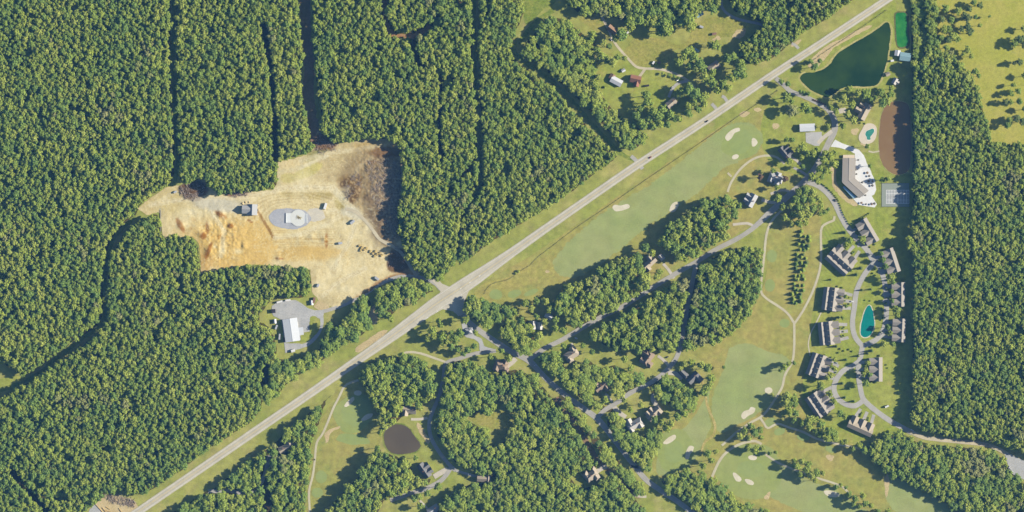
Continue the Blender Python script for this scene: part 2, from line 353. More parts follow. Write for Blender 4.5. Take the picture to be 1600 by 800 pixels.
STANDS = {
 'west_of_lane': ([(-70, -70), (266, -70), (267, 40), (265, 100), (268, 160), (272, 230), (272, 272), (262, 290), (235, 306), (217, 322), (212, 338), (195, 352), (178, 368), (168, 395), (160, 420), (162, 470), (158, 500), (150, 512), (120, 530), (85, 555), (50, 580), (36, 588), (15, 572), (0, 565), (-70, 550)], 'dense green forest filling the north-west corner, west of the straight shaded lane'),
 'between_lanes': ([(276, -70), (466, -70), (466, 0), (471, 60), (476, 90), (467, 125), (474, 160), (483, 200), (487, 236), (470, 242), (450, 248), (434, 252), (432, 288), (425, 295), (400, 299), (370, 299), (345, 303), (326, 290), (318, 279), (295, 284), (286, 288), (281, 275), (277, 200), (275, 60)], 'dense forest block between two straight lanes, north of the bare dirt site'),
 'north_of_site': ([(484, -70), (737, -70), (737, 60), (741, 150), (745, 230), (747, 285), (733, 318), (718, 345), (716, 375), (712, 405), (700, 425), (688, 438), (668, 435), (650, 420), (638, 408), (630, 385), (623, 365), (621, 330), (628, 300), (628, 228), (600, 217), (560, 218), (522, 224), (506, 210), (500, 160), (493, 110), (489, 50)], 'dense forest north and east of the bare dirt site, up to the highway junction'),
 'above_highway': ([(753, -70), (815, -70), (818, 20), (806, 50), (796, 72), (808, 97), (838, 118), (868, 143), (898, 178), (933, 214), (956, 237), (964, 245), (950, 257), (932, 268), (912, 285), (888, 302), (862, 320), (838, 335), (812, 350), (787, 365), (757, 385), (735, 403), (716, 414), (718, 375), (722, 345), (738, 320), (754, 290), (755, 230), (750, 150), (748, 60)], 'triangular forest block tapering to the highway, north-east of the dirt site'),
 'strip_by_farm': ([(812, 82), (828, 60), (845, 42), (860, 26), (880, 30), (895, 40), (912, 56), (928, 63), (934, 80), (926, 98), (930, 112), (928, 122), (936, 142), (950, 165), (975, 188), (1000, 203), (1012, 215), (998, 228), (983, 236), (968, 224), (945, 198), (914, 165), (884, 135), (854, 110), (832, 94)], 'narrow slanting belt of trees between the farm clearing and a shaded lane'),
 'top_middle': ([(880, -70), (1126, -70), (1124, 0), (1120, 18), (1096, 16), (1086, 30), (1066, 38), (1050, 40), (1030, 44), (1014, 38), (985, 36), (962, 28), (938, 22), (908, 22), (888, 8)], 'woods along the northern edge behind the farm meadow'),
 'north_verge': ([(1136, -70), (1390, -70), (1338, -4), (1312, 14), (1300, 24), (1275, 39), (1255, 51), (1240, 64), (1228, 73), (1205, 91), (1195, 95), (1180, 102), (1168, 98), (1156, 88), (1154, 72), (1166, 64), (1178, 52), (1192, 44), (1194, 34), (1170, 27), (1150, 18), (1139, 4)], 'woods beside the highway at the top, east of a curving shaded drive'),
 'east_forest': ([(1424, -70), (1465, -70), (1463, 60), (1468, 80), (1488, 82), (1498, 100), (1516, 115), (1528, 140), (1533, 165), (1541, 190), (1547, 222), (1575, 224), (1600, 226), (1680, 228), (1680, 745), (1600, 706), (1585, 702), (1570, 697), (1545, 688), (1510, 683), (1470, 679), (1447, 673), (1428, 664), (1420, 655), (1424, 620), (1426, 500), (1425, 400), (1421, 385), (1424, 330), (1427, 300), (1426, 200), (1425, 100)], 'tall dense forest along the eastern side, casting shade on the courts and brown pond'),
 'south_east': ([(1352, 700), (1370, 688), (1388, 678), (1402, 676), (1430, 688), (1450, 694), (1490, 698), (1530, 702), (1552, 708), (1570, 718), (1574, 730), (1592, 750), (1660, 800), (1660, 870), (1510, 870), (1500, 800), (1485, 795), (1470, 780), (1450, 768), (1420, 756), (1398, 745), (1380, 734), (1362, 720)], 'mixed woods in the south-east corner, south of the pale gravel road'),
 'golf_woods_north': ([(1028, 378), (1045, 352), (1070, 336), (1090, 320), (1110, 313), (1125, 306), (1140, 310), (1157, 322), (1155, 335), (1141, 345), (1137, 360), (1130, 374), (1115, 382), (1100, 391), (1085, 401), (1070, 408), (1058, 403), (1048, 394), (1040, 390)], 'grove between the long fairway and the residential road, nearest the clubhouse'),
 'golf_woods_west': ([(848, 492), (862, 476), (872, 462), (890, 448), (915, 434), (940, 420), (965, 405), (990, 394), (1000, 400), (1000, 420), (1012, 430), (1017, 446), (995, 461), (970, 476), (940, 493), (915, 507), (900, 514), (886, 508), (880, 490), (872, 496), (860, 500)], 'long grove south of the fairway, above the residential cross road'),
 'wedge_west': ([(925, 517), (960, 499), (990, 483), (1020, 463), (1050, 443), (1068, 433), (1076, 437), (1076, 452), (1067, 490), (1059, 540), (1053, 550), (1040, 546), (1010, 547), (985, 544), (965, 547), (945, 539), (930, 530), (921, 523)], 'solid block of woods west of the shaded connecting street'),
 'wedge_east': ([(1088, 424), (1107, 408), (1131, 395), (1150, 389), (1165, 387), (1185, 389), (1191, 396), (1189, 430), (1184, 460), (1171, 485), (1159, 505), (1149, 518), (1120, 534), (1095, 542), (1071, 546), (1068, 540), (1074, 500), (1082, 455)], 'solid block of woods between the shaded street and the cart path'),
 'highway_north_bank': ([(548, 487), (560, 472), (574, 464), (579, 475), (574, 500), (581, 514), (560, 525), (545, 531), (530, 545), (507, 560), (490, 574), (475, 580), (462, 590), (450, 600), (440, 610), (427, 624), (415, 630), (420, 600), (424, 570), (430, 560), (440, 562), (465, 566), (476, 556), (500, 545), (506, 526), (521, 511), (540, 505), (547, 496)], 'belt of trees between the metal building and the highway'),
 'south_west': ([(-70, 650), (0, 622), (40, 601), (90, 568), (125, 542), (157, 520), (169, 500), (169, 440), (173, 405), (181, 386), (196, 364), (215, 347), (235, 337), (247, 334), (255, 371), (275, 367), (299, 371), (309, 382), (312, 428), (345, 421), (380, 416), (400, 415), (425, 413), (440, 416), (470, 419), (483, 422), (486, 440), (484, 456), (478, 462), (465, 466), (440, 460), (424, 468), (406, 490), (404, 502), (420, 512), (428, 525), (433, 545), (430, 562), (420, 590), (412, 620), (406, 640), (395, 658), (370, 673), (340, 693), (310, 713), (285, 733), (255, 753), (232, 768), (215, 773), (190, 766), (165, 770), (155, 783), (135, 796), (122, 870), (-70, 870)], 'large dense forest in the south-west, between the dirt site and the highway'),
 'south_bank': ([(520, 617), (509, 628), (502, 650), (491, 675), (485, 700), (484, 740), (477, 775), (475, 870), (235, 870), (272, 800), (300, 782), (332, 763), (352, 750), (374, 735), (402, 712), (432, 690), (464, 662), (494, 638)], 'belt of woods between the highway and the western golf hole'),
 'pond_grove': ([(565, 582), (576, 569), (600, 561), (625, 556), (640, 554), (655, 560), (672, 575), (682, 600), (675, 624), (662, 631), (655, 643), (650, 626), (628, 626), (626, 652), (617, 664), (609, 667), (600, 671), (592, 686), (590, 668), (595, 655), (590, 640), (579, 620), (569, 605)], 'broad rounded grove north of the round dark pond'),
 'south_grove': ([(590, 697), (598, 706), (620, 714), (638, 727), (648, 742), (666, 750), (675, 748), (668, 758), (640, 766), (620, 772), (600, 783), (590, 800), (580, 870), (498, 870), (510, 800), (535, 770), (560, 745), (576, 720)], 'grove shading the western golf hole, south of the round dark pond'),
 'meadow_grove': ([(694, 572), (715, 564), (740, 566), (762, 580), (772, 592), (776, 618), (770, 644), (755, 645), (735, 648), (729, 656), (745, 665), (766, 680), (760, 692), (746, 710), (742, 728), (724, 732), (710, 720), (697, 700), (684, 680), (680, 660), (687, 640), (693, 610)], 'grove wrapped around a small meadow, east of the curving lane'),
 'residential_south': ([(779, 582), (805, 578), (832, 587), (848, 604), (866, 627), (888, 656), (908, 690), (923, 715), (936, 727), (925, 733), (905, 735), (890, 745), (900, 760), (915, 762), (938, 757), (955, 738), (966, 748), (985, 772), (1003, 792), (1030, 870), (690, 870), (686, 800), (692, 780), (720, 762), (735, 756), (770, 753), (776, 745), (740, 740), (741, 728), (749, 712), (766, 700), (787, 690), (800, 672), (806, 655), (800, 642), (786, 628), (780, 605)], 'large woods in the south-centre around scattered houses'),
 'road_strip': ([(872, 617), (880, 616), (896, 632), (908, 650), (922, 671), (943, 693), (962, 718), (982, 738), (1006, 765), (1012, 773), (1000, 772), (985, 760), (966, 736), (951, 722), (934, 700), (917, 680), (902, 660), (887, 642), (873, 628)], 'thin line of trees between the residential road and a shaded lane'),
 'lots_north': ([(842, 566), (860, 549), (873, 550), (882, 574), (905, 577), (915, 562), (940, 576), (960, 571), (975, 576), (985, 590), (1008, 586), (1006, 598), (985, 612), (966, 622), (960, 615), (950, 600), (930, 598), (920, 615), (935, 630), (958, 640), (956, 646), (940, 643), (918, 630), (898, 613), (873, 590)], 'trees between two back gardens east of the residential road'),
 'creek_woods': ([(1012, 597), (1025, 589), (1045, 591), (1060, 596), (1075, 606), (1092, 611), (1086, 630), (1075, 640), (1060, 642), (1046, 628), (1030, 622), (1016, 612)], 'wooded corner between two grey-roofed houses and the creek'),
 'road_corner': ([(947, 652), (960, 646), (975, 661), (985, 677), (1005, 682), (1020, 670), (1035, 673), (1028, 700), (1018, 720), (1010, 733), (992, 722), (972, 697), (953, 674)], 'woods between the residential road and the south-western putting green'),
 'bottom_golf': ([(1032, 752), (1052, 740), (1085, 737), (1095, 730), (1105, 746), (1120, 757), (1135, 771), (1160, 786), (1185, 793), (1204, 800), (1210, 870), (1110, 870), (1098, 800), (1070, 782), (1045, 766)], 'woods at the bottom edge below the putting green with two bunkers'),
 'junction_bank': ([(586, 472), (593, 456), (610, 441), (625, 434), (645, 438), (660, 441), (672, 446), (677, 455), (660, 462), (648, 474), (626, 480), (606, 494), (593, 499), (589, 486)], 'oval clump of trees between the dirt site and the highway junction'),
 'gate_grove': ([(726, 468), (750, 464), (770, 476), (800, 479), (808, 490), (797, 504), (776, 500), (757, 505), (742, 500), (730, 486)], 'small grove on the east corner of the highway junction'),
 'corner_grove': ([(780, 512), (800, 506), (820, 497), (832, 510), (845, 525), (840, 534), (826, 547), (815, 552), (801, 542), (787, 530)], 'small grove where the entrance road meets the cross road'),
}
FLOOR_GROW = {}
for key, (poly, lab) in STANDS.items():
    sheet('forest_floor', poly, 0.06, G_FLOOR, smooth=False, jit=1.6, step=4.0)
# open tracks and glades inside the woods
for pts, wd in (([(270, -70), (271, 40), (270, 100), (273, 170), (277, 250), (272, 290)], 6.0), ([(212, 338), (196, 352), (178, 372), (168, 400), (163, 440), (165, 490), (158, 508), (130, 528), (90, 558), (45, 592), (-70, 636)], 6.0)):
    strip('lane', pts, wd, 0.1, G_SCRUB, jit=2.0)
strip('lane', [(474, -60), (478, 60), (484, 110), (482, 150), (490, 200), (495, 225)], 17.0, 0.1, gmat('lane_soil', (150, 124, 100), (128, 118, 84), (168, 140, 108), s1=0.05, s2=0.3, v2=0.2, v3=0.25), jit=3.0)
strip('lane', [(600, -60), (602, 30), (612, 52), (636, 58), (660, 50), (672, 40)], 8.0, 0.1, gmat('lane_clay', (186, 146, 100), (160, 122, 88), (176, 150, 104), s1=0.06, s2=0.3, v2=0.2, v3=0.2), jit=3.0)
strip('lane', [(742, -60), (741, 60), (745, 150), (750, 230), (751, 288), (735, 320), (720, 345), (717, 410)], 6.0, 0.1, G_SCRUB, jit=1.5)
strip('lane', [(866, 16), (840, 32), (815, 60), (802, 78), (822, 98), (850, 118), (882, 146), (914, 182), (944, 214), (970, 240), (992, 250)], 7.0, 0.1, G_SCRUB, jit=2.0)
strip('lane', [(868, 622), (895, 655), (930, 712), (950, 735), (985, 768), (1000, 775)], 8.0, 0.1, gmat('lane_soil', (0, 0, 0), (0, 0, 0)), jit=2.0)
strip('lane', [(325, 768), (360, 767), (385, 772), (402, 764), (414, 740), (420, 712)], 6.0, 0.12, A_DRIVE, jit=0.6)
sheet('clearing', [(-40, 600), (0, 592), (22, 588), (34, 592), (20, 604), (0, 612), (-40, 625)], 0.08, G_LAWN)
sheet('scrub_patch', [(818, -40), (872, -40), (868, 2), (850, 14), (836, 28), (822, 40), (818, 20)], 0.08, G_SCRUB)
sheet('meadow', [(728, 650), (745, 646), (770, 645), (798, 642), (802, 655), (798, 672), (786, 688), (778, 680), (765, 668), (745, 662)], 0.1, G_MEADOW)
sheet('meadow', [(745, 708), (762, 697), (772, 698), (768, 706), (750, 718)], 0.1, G_MEADOW)
# ---- fields and lawns
sheet('field', [(1465, -60), (1700, -60), (1700, 232), (1548, 228), (1540, 190), (1530, 150), (1515, 118), (1495, 96), (1468, 82), (1462, 40)], 0.07, G_FIELD)
sheet('farm_meadow', [(975, 84), (985, 66), (1000, 58), (1030, 60), (1060, 70), (1075, 62), (1085, 40), (1120, 26), (1165, 38), (1150, 56), (1120, 60), (1080, 74), (1052, 80), (1048, 98), (1030, 102), (1000, 104), (985, 96)], 0.08, G_MEADOW)
sheet('farm_lawn', [(905, 28), (940, 26), (958, 40), (945, 60), (925, 45)], 0.08, G_MEADOW)
sheet('farm_lawn', [(940, 90), (970, 80), (990, 104), (1020, 108), (1060, 118), (1085, 140), (1055, 190), (1020, 200), (985, 185), (955, 165), (930, 130), (925, 110)], 0.09, G_LAWN)
sheet('golf_rough', [(742, 462), (770, 432), (820, 405), (880, 365), (960, 310), (1040, 256), (1110, 208), (1160, 176), (1225, 140), (1285, 165), (1300, 200), (1275, 268), (1230, 300), (1190, 340), (1120, 385), (1060, 412), (1000, 440), (920, 490), (850, 500), (790, 490)], 0.07, G_ROUGH)
sheet('golf_rough', [(1075, 545), (1150, 515), (1195, 440), (1200, 350), (1240, 300), (1280, 320), (1300, 350), (1284, 400), (1275, 460), (1262, 540), (1270, 640), (1340, 700), (1420, 760), (1520, 810), (1520, 880), (1190, 880), (1100, 780), (1030, 745), (1020, 700), (1060, 650), (1115, 600), (1095, 562)], 0.065, G_ROUGH)
sheet('golf_rough', [(556, 594), (600, 650), (590, 700), (560, 745), (520, 790), (505, 850), (476, 850), (478, 760), (490, 690), (510, 640), (530, 604)], 0.07, G_ROUGH)
sheet('townhouse_lawn', [(1285, 330), (1312, 350), (1330, 330), (1420, 325), (1426, 500), (1422, 655), (1380, 680), (1300, 690), (1255, 640), (1262, 540), (1275, 460), (1286, 400)], 0.08, G_LAWN)
sheet('mown_lawn', [(1288, 352), (1304, 344), (1316, 352), (1324, 370), (1306, 388), (1286, 396), (1284, 372)], 0.11, G_STRIPE, jit=0.3)
sheet('park_lawn', [(1220, 140), (1260, 160), (1300, 205), (1340, 235), (1378, 250), (1376, 330), (1330, 350), (1290, 300), (1260, 280), (1200, 250), (1190, 190)], 0.085, G_LAWN)
sheet('pond_lawn', [(1385, 10), (1400, 6), (1402, 80), (1392, 140), (1340, 145), (1300, 150), (1270, 160), (1240, 140), (1228, 128), (1262, 100), (1320, 60)], 0.085, G_LAWN)
sheet('fairway', [(868, 402), (895, 372), (930, 342), (975, 312), (1010, 291), (1050, 262), (1090, 232), (1115, 210), (1132, 200), (1165, 190), (1186, 205), (1192, 220), (1185, 236), (1160, 250), (1130, 264), (1108, 285), (1085, 305), (1050, 330), (1015, 352), (985, 376), (945, 408), (905, 432), (880, 432), (866, 420)], 0.1, G_FAIR, jit=2.5, step=2)
sheet('fairway', [(1140, 545), (1168, 536), (1198, 548), (1226, 556), (1236, 570), (1222, 598), (1214, 622), (1192, 640), (1172, 654), (1150, 664), (1130, 676), (1118, 668), (1112, 640), (1116, 610), (1130, 580)], 0.1, G_FAIR, jit=1.5)
sheet('fairway', [(1108, 608), (1106, 640), (1112, 664), (1102, 684), (1094, 702), (1078, 728), (1050, 740), (1030, 742), (1026, 722), (1036, 700), (1050, 682), (1074, 664), (1092, 640)], 0.1, G_FAIR, jit=1.2)
sheet('fairway', [(1190, 700), (1225, 724), (1265, 750), (1310, 768), (1340, 792), (1400, 815), (1400, 870), (1300, 870), (1270, 812), (1220, 785), (1190, 768), (1180, 745)], 0.1, G_FAIR, jit=1.5)
sheet('fairway', [(1386, 748), (1400, 746), (1440, 766), (1480, 790), (1500, 812), (1440, 830), (1405, 805), (1385, 780)], 0.1, G_FAIR, jit=1.5)
sheet('apron', ellipse(1157, 222, 30, 27, -15, k=0.2), 0.13, G_APRON)
sheet('apron', ellipse(1172, 736, 52, 42, 10, k=0.2, seed=3), 0.13, G_APRON)
sheet('apron', ellipse(1054, 704, 30, 32, 0, k=0.2, seed=5), 0.13, G_APRON)
sheet('apron', ellipse(552, 646, 32, 28, -35, k=0.2, seed=8), 0.13, G_APRON)
GREENS = [('putting_green', ellipse(1157, 221, 17, 20, 25, k=0.15)), ('putting_green', ellipse(1173, 733, 22, 13, 5, k=0.12, seed=2)),
          ('putting_green', ellipse(1053, 706, 15, 18, 0, k=0.15, seed=4)), ('putting_green', ellipse(552, 646, 20, 19, 0, k=0.15, seed=6)),
          ('tee_box', ellipse(775, 460, 10, 8, 0)), ('tee_box', ellipse(804, 459, 11, 6, -15)), ('tee_box', ellipse(830, 457, 12, 4, -22)),
          ('tee_box', ellipse(552, 686, 26, 9, 6, k=0.2)), ('tee_box', ellipse(502, 745, 9, 10, 0)), ('tee_box', ellipse(496, 770, 9, 8, 0)),
          ('tee_box', ellipse(1206, 400, 8, 10, 0)), ('tee_box', ellipse(1203, 446, 8, 10, 0)), ('tee_box', ellipse(1226, 505, 8, 7, 0)),
          ('tee_box', ellipse(1202, 660, 10, 6, -30)), ('tee_box', ellipse(1218, 674, 9, 6, -20)), ('tee_box', ellipse(1255, 683, 10, 6, 10)), ('tee_box', ellipse(1298, 702, 9, 5, 20))]
for nm, el in GREENS: sheet(nm, el, 0.16, G_GREEN, jit=0.4)
BUNK = [[(1133, 215), (1138, 207), (1148, 201), (1155, 200), (1156, 204), (1148, 208), (1143, 216), (1137, 220)], [(1175, 217), (1179, 216), (1184, 222), (1180, 228), (1175, 228)],
        ellipse(1149, 245, 5.5, 3.6, -25), [(957, 325), (960, 320), (970, 321), (981, 319), (984, 324), (975, 328), (963, 330)],
        [(1046, 330), (1049, 320), (1056, 315), (1061, 317), (1059, 324), (1053, 331)], [(1036, 692), (1044, 684), (1054, 679), (1056, 684), (1050, 690), (1042, 694)],
        [(1071, 716), (1072, 706), (1077, 697), (1084, 698), (1083, 704), (1079, 709), (1076, 717)], [(1158, 650), (1162, 643), (1170, 640), (1173, 636), (1180, 638), (1178, 645), (1169, 650), (1162, 655)],
        ellipse(1201, 610, 6, 5, 0), ellipse(1176, 715, 7, 4, 5), [(1145, 740), (1149, 739), (1158, 747), (1157, 752), (1150, 751)], [(1164, 749), (1171, 749), (1178, 754), (1176, 758), (1168, 756)],
        [(1287, 768), (1295, 766), (1308, 770), (1312, 774), (1306, 777), (1293, 775)], [(538, 634), (544, 626), (552, 620), (554, 624), (548, 631), (541, 636)], ellipse(559, 614, 6, 4, 0), [(564, 656), (572, 648), (582, 646), (580, 652), (570, 657)]]
BL = ['kidney-shaped sand bunker west of the northern putting green', 'small sand bunker east of the northern putting green', 'oval sand bunker south of the northern putting green', 'bean-shaped sand bunker on the open side of the long fairway', 'sand bunker at the shaded edge of the long fairway', 'sand bunker north of the green beside the creek', 'curved sand bunker east of the green beside the creek', 'double-lobed sand bunker beside the cart path junction', 'small round bunker half shaded by the path-side tree clump', 'oval bunker at the top of the southern putting green', 'western of two bunkers below the southern putting green', 'eastern of two bunkers below the southern putting green', 'pale oval bunker on the south-eastern fairway', 'slanting sand bunker on the western golf hole', 'shaded bunker north of the western putting green', 'shaded bunker east of the western putting green']
BLIP = pmat('bunker_lip', (150, 158, 92), 0.9)
for b, l in zip(BUNK, BL):
    o = sheet('sand_bunker', b, 0.2, SAND, jit=0.25, step=1.5, label=l)
# bare and sandy patches
for poly in ([(1155, 178), (1162, 174), (1172, 175), (1168, 180), (1160, 183)], ellipse(1184, 171, 6, 3, 10), ellipse(1212, 197, 5, 5, 0, k=0.3), ellipse(1120, 60, 6, 4, 0, k=0.4), ellipse(1155, 53, 10, 7, -20, k=0.5),
             [(1262, 100), (1290, 72), (1320, 58), (1345, 44), (1362, 40), (1352, 48), (1325, 62), (1300, 78), (1285, 96), (1275, 108)], ellipse(1240, 40, 3, 2, 0), ellipse(1243, 68, 9, 3, -30, k=0.4), [(640, 590), (660, 600), (665, 592), (645, 584)],
             ellipse(585, 490, 8, 14, 10, k=0.4), [(555, 545), (575, 530), (600, 515), (605, 520), (580, 538), (560, 552)], [(508, 676), (520, 668), (532, 666), (530, 671), (518, 674), (512, 690), (509, 692)],
             ellipse(1297, 715, 6, 5, 0, k=0.4), [(1383, 745), (1389, 742), (1388, 765), (1384, 778)], ellipse(1200, 775, 4, 7, 20, k=0.4), ellipse(1352, 226, 8, 3, 20, k=0.3), ellipse(1336, 205, 6, 5, 0, k=0.3),
             [(1298, 262), (1306, 258), (1307, 285), (1318, 300), (1340, 318), (1334, 322), (1312, 306), (1302, 290)], ellipse(855, 424, 4, 2, 0), [(650, 665), (656, 662), (672, 690), (668, 694)]):
    sheet('bare_patch', poly, 0.15, BARE, jit=1.2)
sheet('dry_rough', [(750, 448), (765, 440), (820, 425), (862, 402), (868, 425), (850, 440), (820, 446), (790, 452), (765, 450)], 0.09, gmat('dry_rough_grass', (172, 164, 96), (164, 162, 94), (180, 166, 104), s1=0.03, s2=0.15))

# ---- ponds
def pond(pts, m, bank, label, z=0.22, grow=2.2, bm=None):
    cx = sum(p[0] for p in pts) / len(pts); cy = sum(p[1] for p in pts) / len(pts)
    if bank:
        q = outline(pts, True, 0.0); c = []
        for i, (x, y) in enumerate(q):
            a, b = q[i - 1], q[(i + 1) % len(q)]; tx, ty = b[0] - a[0], b[1] - a[1]; L = math.hypot(tx, ty) or 1
            nx, ny = ty / L, -tx / L
            if (x + nx - cx) ** 2 + (y + ny - cy) ** 2 < (x - nx - cx) ** 2 + (y - ny - cy) ** 2: nx, ny = -nx, -ny
            gw = grow * (1 + 0.6 * noise.noise((x * 0.08, y * 0.08, 4)))
            c.append((x + nx * gw, y + ny * gw))
        sheet('pond_bank', c, 0.17, bm or BANK, smooth=False, jit=0.0)
    return sheet('pond', pts, z, m, jit=0.5, step=2.0, label=label)
W_GREEN = water_mat('green_pond_water', (36, 70, 46), (58, 88, 52), 0.1, 0.02)
W_BROWN = water_mat('brown_pond_water', (156, 130, 96), (148, 120, 90), 0.14, 0.02)
W_DARK = water_mat('dark_pond_water', (112, 104, 92), (102, 95, 86), 0.12)
W_TEAL = water_mat('teal_pond_water', (0, 138, 132), (2, 146, 138), 0.1, 0.05)
W_ALGA = water_mat('algae_pond_water', (36, 128, 70), (66, 152, 78), 0.35, 0.08)
pond([(1389, 37), (1392, 50), (1389, 75), (1386, 95), (1380, 115), (1374, 128), (1366, 134), (1345, 135), (1326, 135), (1314, 139), (1304, 146), (1294, 152), (1284, 149), (1268, 141), (1255, 130), (1250, 122), (1256, 115), (1275, 112), (1287, 108), (1297, 100), (1305, 88), (1320, 76), (1340, 64), (1358, 54), (1375, 42), (1384, 35)], W_GREEN, True, 'large dark green triangular pond below the highway', grow=3.0)
pond([(1392, 160), (1405, 158), (1420, 166), (1423, 200), (1423, 250), (1418, 268), (1404, 273), (1392, 270), (1382, 260), (1375, 246), (1373, 225), (1374, 200), (1378, 178), (1384, 166)], W_BROWN, True, 'long muddy brown pond in the shade of the eastern forest', grow=0.8)
pond([(600, 678), (606, 668), (618, 663), (630, 664), (640, 670), (648, 682), (656, 692), (657, 699), (648, 706), (636, 709), (622, 710), (610, 706), (602, 696), (600, 686)], W_DARK, True, 'round dark brown pond among lawns and trees', grow=1.8, bm=G_SCRUB)
pond([(1358, 477), (1362, 482), (1365, 494), (1366, 508), (1362, 520), (1356, 526), (1349, 527), (1345, 522), (1345, 510), (1348, 497), (1352, 484)], W_TEAL, True, 'bright teal teardrop pond in the townhouse loop', grow=1.4, bm=SAND)
pond([(1400, 22), (1408, 20), (1415, 21), (1417, 30), (1418, 50), (1420, 62), (1418, 70), (1410, 74), (1403, 72), (1401, 60), (1400, 40)], W_ALGA, True, 'narrow bright green algae-covered basin beside the eastern forest', grow=2.5, bm=gmat('basin_bank', (96, 108, 70), (120, 118, 86), None, s1=0.1, s2=0.5))
# creek and ditch
CRK = gmat('creek_bed', (192, 176, 116), (168, 158, 94), (206, 192, 138), s1=0.08, s2=0.4, v2=0.2, v3=0.25)
strip('creek', [(1098, 596), (1101, 612), (1104, 628), (1110, 645), (1116, 660), (1118, 670), (1112, 682), (1102, 690), (1097, 702), (1096, 708)], 3.8, 0.19, CRK, jit=1.2, label='narrow winding grassy creek crossing the golf course')

# ---- highway
HW = [(120, 865, 12.5), (215, 800, 12.5), (310, 735, 12.5), (400, 673, 13), (480, 618, 13), (560, 562, 14), (600, 534, 16), (640, 505, 19), (680, 476, 22), (712, 455, 23), (745, 433, 21), (775, 412, 17), (805, 391, 14.5), (850, 359, 13), (920, 310, 12.5), (997, 257, 12.5), (1100, 190, 12), (1200, 122, 12), (1290, 63, 11.5), (1385, 0, 11.5), (1470, -57, 11.5)]
hw = strip('highway', HW, 12, 0.34, A_HIGH, step=5, jit=0.25, label='straight two-lane highway running diagonally across the scene')
def hw_at(t0, n=1): pass
strip('yellow_centre_line', [(p[0], p[1], 0.45) for p in HW], 0.45, 0.40, Y_PAINT, step=5, parent=hw)
for sgn in (-1, 1):
    q = [(p[0], p[1], 0.45) for p in HW]
    # edge lines follow the paved edge
    cm = catmull(HW, False, 5.0); V = []
    pts = []
    for i, (x, y, wd) in enumerate(cm):
        a, b = cm[max(i - 1, 0)], cm[min(i + 1, len(cm) - 1)]; tx, ty = b[0] - a[0], b[1] - a[1]; L = math.hypot(tx, ty)
        pts.append((x - ty / L * sgn * (wd / 2 - 2.0), y + tx / L * sgn * (wd / 2 - 2.0), 0.3))
    strip('edge_line', pts, 0.45, 0.40, W_PAINT, smooth=False, parent=hw)
AR = math.atan2(400 - 445 - (400 - 475), 735 - 690)
for (x, y) in ((720.5, 450.5), (735, 441), (750, 430.5), (683, 487), (667.5, 497)):
    m = MB()
    m.add([(-1.8, -0.25, 0), (0.6, -0.25, 0), (0.6, 0.25, 0), (-1.8, 0.25, 0), (0.6, -0.9, 0), (2.2, 0, 0), (0.6, 0.9, 0)], [(0, 1, 2, 3), (4, 5, 6)])
    o = m.build('turn_arrow', W_PAINT, hw); o.location = P(x, y, 0.44); o.rotation_euler = (0, 0, AR + (math.pi if y < 460 else 0)); o.scale = (1.1, 1.1, 1)
sheet('junction_apron', [(664, 495), (690, 476), (712, 461), (740, 444), (731, 458), (725, 472), (728, 490), (716, 494), (708, 486), (692, 483), (676, 492)], 0.325, A_HIGH, smooth=False, jit=0.4, step=2)
sheet('junction_apron', [(672, 435), (684, 436), (690, 443), (702, 448), (718, 446), (700, 464), (676, 482), (686, 466), (688, 456), (682, 446)], 0.322, A_HIGH, smooth=False, jit=0.4, step=2)
# ---- streets, drives, paths
ZR = [0.28]
def road(name, pts, wd, m, label=None, jit=0.25, **k):
    ZR[0] += 0.0012
    return strip(name, pts, wd, ZR[0] - (0.06 if name in ('path', 'driveway') else 0.0), m, jit=jit, label=label, **k)
main = [(700, 462, 22), (712, 474, 17), (722, 490, 9.5), (738, 508, 8.2), (770, 531, 9), (800, 550, 9), (826, 563, 9.5), (852, 590, 8.2), (882, 616, 8.2), (916, 641, 8.2), (936, 657, 9), (962, 690, 8.2), (986, 721, 8.2), (1008, 748, 8.2), (1032, 766, 8.2), (1062, 786, 8.2), (1120, 830, 8.2)]
road('street', main, 10, A_ROAD, 'main residential street running south-east from the highway junction')
cross = [(826, 563), (850, 545), (880, 530), (910, 512), (940, 495), (975, 478), (1000, 462), (1030, 443), (1060, 425), (1090, 408), (1120, 389), (1150, 374), (1176, 357), (1200, 335, 9.5), (1226, 311, 9.5), (1250, 290, 9.5), (1270, 268, 9.5), (1284, 245, 9.5), (1294, 225, 9.5), (1304, 203, 9.5), (1303, 186, 9.5), (1294, 172), (1280, 162), (1255, 150), (1236, 143), (1224, 132), (1212, 122)]
road('street', cross, 7.2, A_ROAD, 'long residential street linking the main street with the clubhouse entrance')
road('street', [(1088, 411), (1082, 440), (1074, 480), (1067, 520), (1060, 552), (1046, 574), (1020, 596), (985, 614), (966, 628), (946, 640), (934, 652)], 7, A_ROAD, 'narrow shaded street between two woods')
road('street', [(1262, 284), (1278, 290), (1292, 301), (1304, 317), (1315, 340), (1326, 358), (1340, 374), (1355, 391), (1366, 411)], 8.5, A_DRIVE, 'curving street from the clubhouse to the townhouses')
road('street', [(1358, 396), (1372, 412), (1380, 432), (1385, 460), (1385, 490), (1381, 514), (1370, 530), (1348, 541)], 8, A_DRIVE, 'eastern half of the townhouse loop street')
road('street', [(1368, 408), (1352, 427), (1339, 453), (1335, 480), (1332, 505), (1336, 526), (1348, 541)], 8, A_DRIVE, 'western half of the townhouse loop street')
road('street', [(1348, 538), (1345, 556), (1341, 574), (1342, 592), (1345, 610), (1350, 625), (1370, 643), (1390, 657), (1408, 667), (1425, 676)], 8, A_DRIVE, 'street south of the teardrop pond towards the gravel road')
road('street', [(1346, 562), (1332, 572), (1318, 579), (1308, 591), (1303, 606), (1308, 621), (1320, 631), (1336, 634), (1350, 625)], 8, A_DRIVE, 'western bend of the southern townhouse street')
